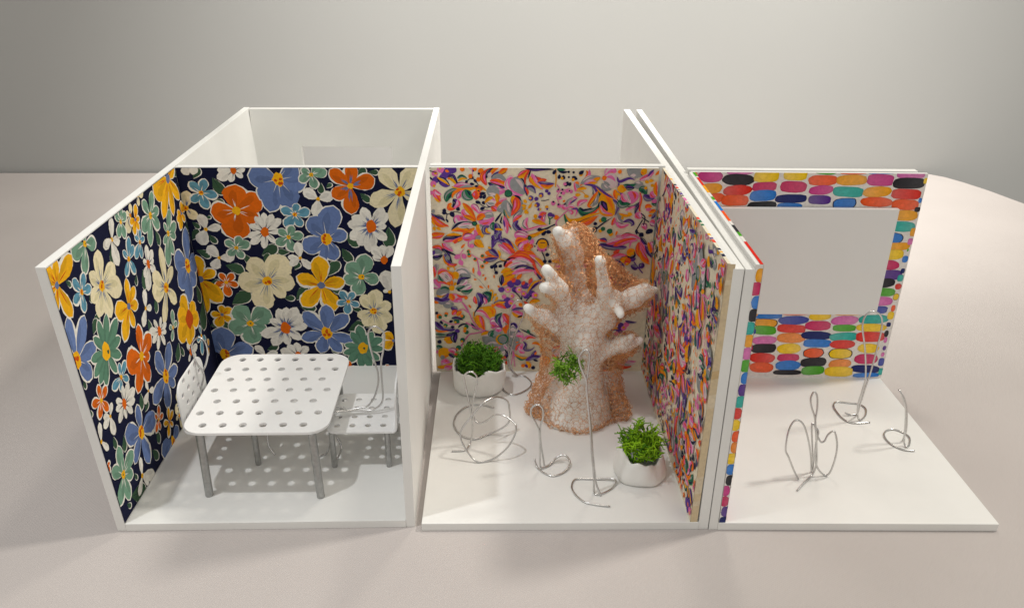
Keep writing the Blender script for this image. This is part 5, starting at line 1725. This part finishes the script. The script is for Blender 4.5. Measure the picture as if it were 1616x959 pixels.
mm = lambda *p: tuple(c / 1000 for c in p)
BONES = [  # (from, to, radius, radius) of the clay trunk and its fingers, in millimetres
    ((336, 136, 6), (336, 137, 12), 31, 29), ((336, 137, 12), (338, 138, 42), 27, 19), ((338, 138, 42), (340, 137, 78), 19, 17.5),
    ((340, 137, 78), (339, 138, 104), 19, 13), ((327, 136, 92), (354, 134, 99), 12, 12), ((323, 133, 104), (356, 131, 108), 8, 8.5),
    ((336, 140, 104), (331, 146, 130), 11, 8), ((331, 146, 130), (329, 145, 150), 8, 7.2), ((329, 145, 150), (322, 140, 163), 7.2, 6), ((322, 140, 163), (315, 136, 172.5), 5.6, 4.0), ((329, 146, 150), (329, 148, 168), 6.5, 3.8),
    ((327, 134, 104), (314, 122, 134), 7.5, 4.8), ((314, 122, 134), (306, 116, 148.5), 5.0, 4.2), ((316, 124, 128), (304, 113, 135), 5.2, 4.2), ((317, 126, 124), (319, 122, 131), 4.5, 3.5),
    ((326, 133, 86), (303, 121, 106), 8, 5.2), ((303, 121, 106), (292, 115.5, 116), 5.2, 4.2), ((312, 126, 99), (308, 122, 108), 5, 3.6),
    ((351, 131, 98), (351.5, 123, 128), 7.5, 5.4), ((351.5, 123, 128), (346, 115.5, 156), 5.6, 4.0),
    ((355, 132, 104), (378, 132, 118), 8.5, 7.2), ((378, 132, 118), (386, 134, 122.5), 7, 5.8), ((386, 134, 122.5), (396, 137, 122), 5.6, 2.8), ((360, 127, 119), (363.5, 108, 114), 7.5, 2.6),
    ((347, 134, 66), (372, 127, 78), 8.5, 6), ((372, 127, 78), (384, 124, 82.5), 5.8, 3.6), ((369, 126, 80), (376, 120, 88), 5, 3.4)]
def noise3(P, s, seed):
    rng = np.random.RandomState(seed); out = np.zeros(len(P))
    for _ in range(6):
        k = rng.normal(size=3); k /= np.linalg.norm(k); out += np.sin(P @ k * s * rng.uniform(0.6, 1.6) + rng.uniform(0, 6.28))
    return out / 6
def clay_sdf(P):
    d = None
    for a, b, ra, rb in BONES:
        e = seg_sdf(P, mm(*a), mm(*b), ra / 1000, rb / 1000)
        d = e if d is None else smin(d, e, 0.0045)
    d = d + 0.0013 * noise3(P, 240, 1) + 0.0007 * noise3(P, 620, 2)
    # hollow on the front that holds the moss
    d = np.maximum(d, -seg_sdf(P, (0.3235, 0.104, 0.068), (0.3235, 0.112, 0.066), 0.0075, 0.0075))
    return np.maximum(d, T - P[:, 2])
def net_sdf(P, off):
    d = None
    for i, (a, b, ra, rb) in enumerate(BONES):
        e = seg_sdf(P, mm(*a), mm(*b), ra / 1000, rb / 1000)
        d = e if d is None else smin(d, e, 0.007)
    # loose folds: a billow behind the fingers and the flared skirt
    for a, b, ra, rb, k in (((333, 156, 160), (340, 162, 134), 9, 14, 0.01), ((340, 162, 134), (358, 160, 124), 15, 11, 0.01), ((358, 160, 126), (386, 150, 116), 10, 4, 0.008),
                            ((352, 150, 92), (386, 144, 108), 8, 3, 0.008), ((302, 126, 104), (316, 134, 60), 3, 6, 0.008), ((314, 134, 52), (299, 136, 9), 6, 5, 0.01),
                            ((362, 136, 58), (370, 132, 9), 4, 7, 0.01), ((362, 130, 40), (377, 126, 8), 3, 4, 0.008), ((376, 130, 80), (362, 134, 50), 3, 4, 0.008)):
        d = smin(d, seg_sdf(P, mm(*a), mm(*b), ra / 1000, rb / 1000), k)
    d = d - off + 0.0008 * noise3(P, 330, 5)
    return np.maximum(d, T + 0.0003 - P[:, 2])

def build_sculpture():
    base = np.array([0.336, 0.136, T])
    lo, hi = (0.282, 0.09, T - 0.003), (0.404, 0.178, 0.182)
    V, Fc = surface_nets(clay_sdf, lo, hi, 0.0013)
    t = empty('branching_sculpture', tuple(base))
    setp(t, 'white clay trunk with finger like branches, wrapped in crinkled copper wire netting', 'sculpture')
    mesh('clay_body', V - base, Fc, MAT['clay'], t, smooth=True)
    # netting: honeycomb dual of jittered triangulations of the wrapping surface
    rng = np.random.RandomState(8)
    NV, NF = [], []
    def net(fun, step, jitter, crumple, keep, r, shift):
        Vc, Q = surface_nets(fun, np.array(lo) - 0.012 - shift, np.array(hi) + 0.012, step)
        Vc = Vc + rng.uniform(-jitter, jitter, Vc.shape)
        tris = []
        for q in Q:
            if rng.rand() < 0.5: tris += [(q[0], q[1], q[2]), (q[0], q[2], q[3])]
            else: tris += [(q[0], q[1], q[3]), (q[1], q[2], q[3])]
        tris = np.array(tris)
        cen = Vc[tris].mean(1)
        e = 0.0004
        for _ in range(2):                       # pull the knots onto the wrapping surface
            f0 = fun(cen)
            g = np.stack([(fun(cen + np.eye(3)[i] * e) - f0) / e for i in range(3)], 1)
            g /= (np.linalg.norm(g, axis=1)[:, None] + 1e-9)
            cen = cen - g * f0[:, None]
        cen = cen + g * (rng.uniform(-0.2, 1, len(cen)) * crumple)[:, None] + rng.normal(0, crumple * 0.35, cen.shape)
        cen[:, 2] = np.maximum(cen[:, 2], T + 0.0003)
        ed = {}
        for ti, tr in enumerate(tris):
            for a, b in ((tr[0], tr[1]), (tr[1], tr[2]), (tr[2], tr[0])):
                ed.setdefault((min(a, b), max(a, b)), []).append(ti)
        for prs in ed.values():
            if len(prs) != 2: continue
            a, b = cen[prs[0]], cen[prs[1]]
            m = (a + b) / 2
            if not keep(m): continue
            L = np.linalg.norm(b - a)
            if L > 0.012: continue
            off = rng.normal(0, 0.16 * L + crumple * 0.2, 3)
            p = [a - base, a * 0.7 + b * 0.3 + off - base, a * 0.3 + b * 0.7 + off * 0.6 - base, b - base]
            p = np.array(p); p[:, 2] = np.maximum(p[:, 2], 0.0002)
            tube_into(NV, NF, p, r, 3, cap=False)
    bare = [np.array(q) / 1000 for q in ((312, 134, 174), (304, 113, 150), (302, 111, 135), (290, 114, 117), (396, 138, 124), (363, 104, 117), (386, 123, 83))]
    allk = lambda m: all(np.linalg.norm(m - q) > 0.0075 for q in bare)
    net(lambda P: net_sdf(P, 0.0007), 0.0060, 0.0022, 0.0008, allk, 0.00015, 0.0)
    net(lambda P: net_sdf(P, 0.0012), 0.0052, 0.0020, 0.0011, allk, 0.00013, 0.0021)
    # the billow at the back is several crushed layers deep
    back = lambda m: allk(m) and m[1] > 0.142 and m[2] > 0.096
    for k in range(2):
        net(lambda P, k=k: net_sdf(P, 0.0010 - 0.0036 * k), 0.0050, 0.0014, 0.0026, back, 0.00021, 0.0007 * k)
    # loose crumpled veil drawn between the raised fingers and along the right arm
    VEIL = (((333, 146, 160), (342, 142, 128), 11, 14), ((342, 142, 128), (350, 136, 112), 13, 9), ((319, 142, 160), (318, 136, 132), 6, 5), ((318, 136, 132), (330, 132, 112), 6, 7),
            ((354, 146, 132), (388, 141, 117), 11, 4), ((350, 134, 98), (386, 133, 112), 6, 4), ((300, 120, 100), (314, 128, 84), 4, 5), ((372, 130, 76), (360, 132, 58), 5, 6))
    def veil(P, off):
        d = None
        for a, b, ra, rb in VEIL:
            e = seg_sdf(P, mm(*a), mm(*b), ra / 1000, rb / 1000)
            d = e if d is None else smin(d, e, 0.006)
        return d - off + 0.0016 * noise3(P, 420, 9)
    for k in range(2):
        net(lambda P, k=k: veil(P, 0.0010 - 0.0030 * k), 0.0050, 0.0018, 0.0024, allk, 0.00019, 0.0009 * k)
    # gathered sides and hem
    side = lambda m: allk(m) and (((m[0] < 0.312 or m[0] > 0.364) and m[2] < 0.075) or m[2] < T + 0.006)
    for k in range(2):
        net(lambda P, k=k: net_sdf(P, 0.0016 + 0.0008 * k), 0.0052, 0.0016, 0.0016, side, 0.0002, 0.0011 * k)
    NV = np.array(NV)
    o = mesh('copper_netting', NV, NF, MAT['copper'], t, smooth=True)
    o['label'] = 'crinkled honeycomb netting of fine copper wire'
build_sculpture()

# ------------------------------------------------------------------ pinched clay pots and moss
def pot(label, loc, r0, r1, h, tilt, seed):
    rng = random.Random(seed)
    n = 64
    ph = [rng.uniform(0, 6.28) for _ in range(8)]
    def wob(a, z): return 1 + 0.06 * math.sin(2 * a + ph[0] + z * 70) + 0.05 * math.sin(3 * a + ph[1] - z * 40) + 0.03 * math.sin(5 * a + ph[2] + z * 120) + 0.012 * math.sin(9 * a + ph[3] - z * 200)
    def rim(a): return h * (1 + 0.09 * math.sin(2 * a + ph[4]) + 0.07 * math.sin(5 * a + ph[5]) + 0.045 * math.sin(9 * a + ph[6])) + tilt * math.sin(a)
    prof = [(0.0, 0.0, 0), (0.78, 0.0, 0), (0.93, 0.02, 0), (1.0, 0.09, 0), (1.03, 0.25, 0), (1.02, 0.5, 0), (1.0, 0.75, 0), (0.99, 0.93, 0), (0.965, 0.985, 0), (0.93, 1.0, 0), (0.895, 0.985, 0), (0.87, 0.93, 0), (0.86, 0.7, 0), (0.85, 0.4, 0), (0.8, 0.22, 0), (0.0, 0.2, 0)]
    V, Fc = [], []
    for k, s, _ in prof:
        for i in range(n):
            a = 2 * math.pi * i / n
            R = (r0 + (r1 - r0) * s) * k * (wob(a, s * h) if k > 0.3 else 1)
            V.append((R * math.cos(a), R * math.sin(a), s * rim(a)))
    for j in range(len(prof) - 1):
        for i in range(n):
            i2 = (i + 1) % n
            Fc.append((j * n + i, j * n + i2, (j + 1) * n + i2, (j + 1) * n + i))
    o = mesh('clay_pot', V, Fc, MAT['clay'], smooth=True)
    o.location = loc
    setp(o, label, 'pot', 'pinched clay pots')
    return o
pot('wider pinched white clay pot against the swirling fabric, full of dark moss', (0.2525, 0.1775, T), 0.0185, 0.0242, 0.0265, 0.001, 3)
pot('smaller lopsided white clay pot with sparse antler like moss', (0.3755, 0.0505, T), 0.0195, 0.0168, 0.0235, 0.0045, 9)

def moss(label, center, spread, height, count, seglen, rad, seed, dark, dirv=(0, 0, 1), curl=0.55, levels=3, group='reindeer moss tufts', inner=None):
    rng = np.random.RandomState(seed)
    V, Fc, Cc = [], [], []
    c = np.array(center); dv = np.array(dirv, float); dv /= np.linalg.norm(dv)
    a = np.array([1, 0, 0.0]) if abs(dv[0]) < 0.8 else np.array([0, 1, 0.0])
    e1 = np.cross(dv, a); e1 /= np.linalg.norm(e1); e2 = np.cross(dv, e1)
    def grow(p, d, lvl, r, tone, left):
        n = rng.randint(3, 5)
        path = [p]
        for _ in range(n):
            d = d + rng.normal(0, curl, 3); d /= np.linalg.norm(d)
            q = path[-1] + d * seglen * rng.uniform(0.6, 1.2)
            if inner:                            # the pot's wall holds the moss in below its rim
                rel = q - c; rr_ = math.hypot(rel[0], rel[1])
                if rr_ > inner and rel[2] < 0.0045:
                    q = c + np.array([rel[0] * inner / rr_, rel[1] * inner / rr_, max(rel[2], 0.0)])
            path.append(q)
        b = len(V)
        tube_into(V, Fc, path, r, 5, r * 0.7)
        col = np.array(tone) * rng.uniform(0.75, 1.25)
        for _ in range(len(V) - b): Cc.append((col[0], col[1], col[2], 1))
        if lvl > 0:
            for _ in range(rng.randint(2, 4)):
                q = path[rng.randint(1, len(path))]
                d2 = d + rng.normal(0, 0.75, 3); d2 /= np.linalg.norm(d2)
                grow(q, d2, lvl - 1, r * 0.82, tone, left)
    for _ in range(count):
        rr = spread * math.sqrt(rng.rand()); th = rng.uniform(0, 6.283)
        p = c + e1 * rr * math.cos(th) + e2 * rr * math.sin(th) + dv * rng.uniform(-0.1, 0.2) * height
        k = rr / spread
        d = dv * (1.05 - 0.5 * k) + (e1 * math.cos(th) + e2 * math.sin(th)) * k * 0.9 + rng.normal(0, 0.25, 3)
        d /= np.linalg.norm(d)
        g = rng.uniform(0, 1)
        tone = np.array(lin(*dark[0])[:3]) * (1 - g) + np.array(lin(*dark[1])[:3]) * g
        p = p + dv * height * 0.45 * max(0, 1 - k * k) * rng.rand()
        grow(p, d, levels - 1, rad, tone, 1)
    V = np.array(V) - c
    o = mesh('moss_tuft', V, Fc, MAT['moss'], smooth=True, cols=Cc)
    o.location = c
    setp(o, label, 'moss', group)
moss('dense dark green moss dome filling the wider clay pot', (0.2525, 0.1775, 0.0290), 0.0172, 0.036, 300, 0.0015, 0.00055, 4, ((34, 84, 12), (100, 156, 30)), inner=0.0185)
moss('bright green antler like moss sprouting from the smaller clay pot', (0.3762, 0.0505, 0.0265), 0.0115, 0.032, 62, 0.0022, 0.0008, 12, ((66, 120, 6), (158, 206, 30)), inner=0.0125)
moss('light green moss sprig lodged in the hollow of the copper netted trunk', (0.3235, 0.1085, 0.0665), 0.008, 0.005, 44, 0.0015, 0.00062, 6, ((58, 112, 16), (140, 188, 60)), dirv=(0, -0.9, 0.3))

scene.render.resolution_x = 1024
scene.render.resolution_y = 607
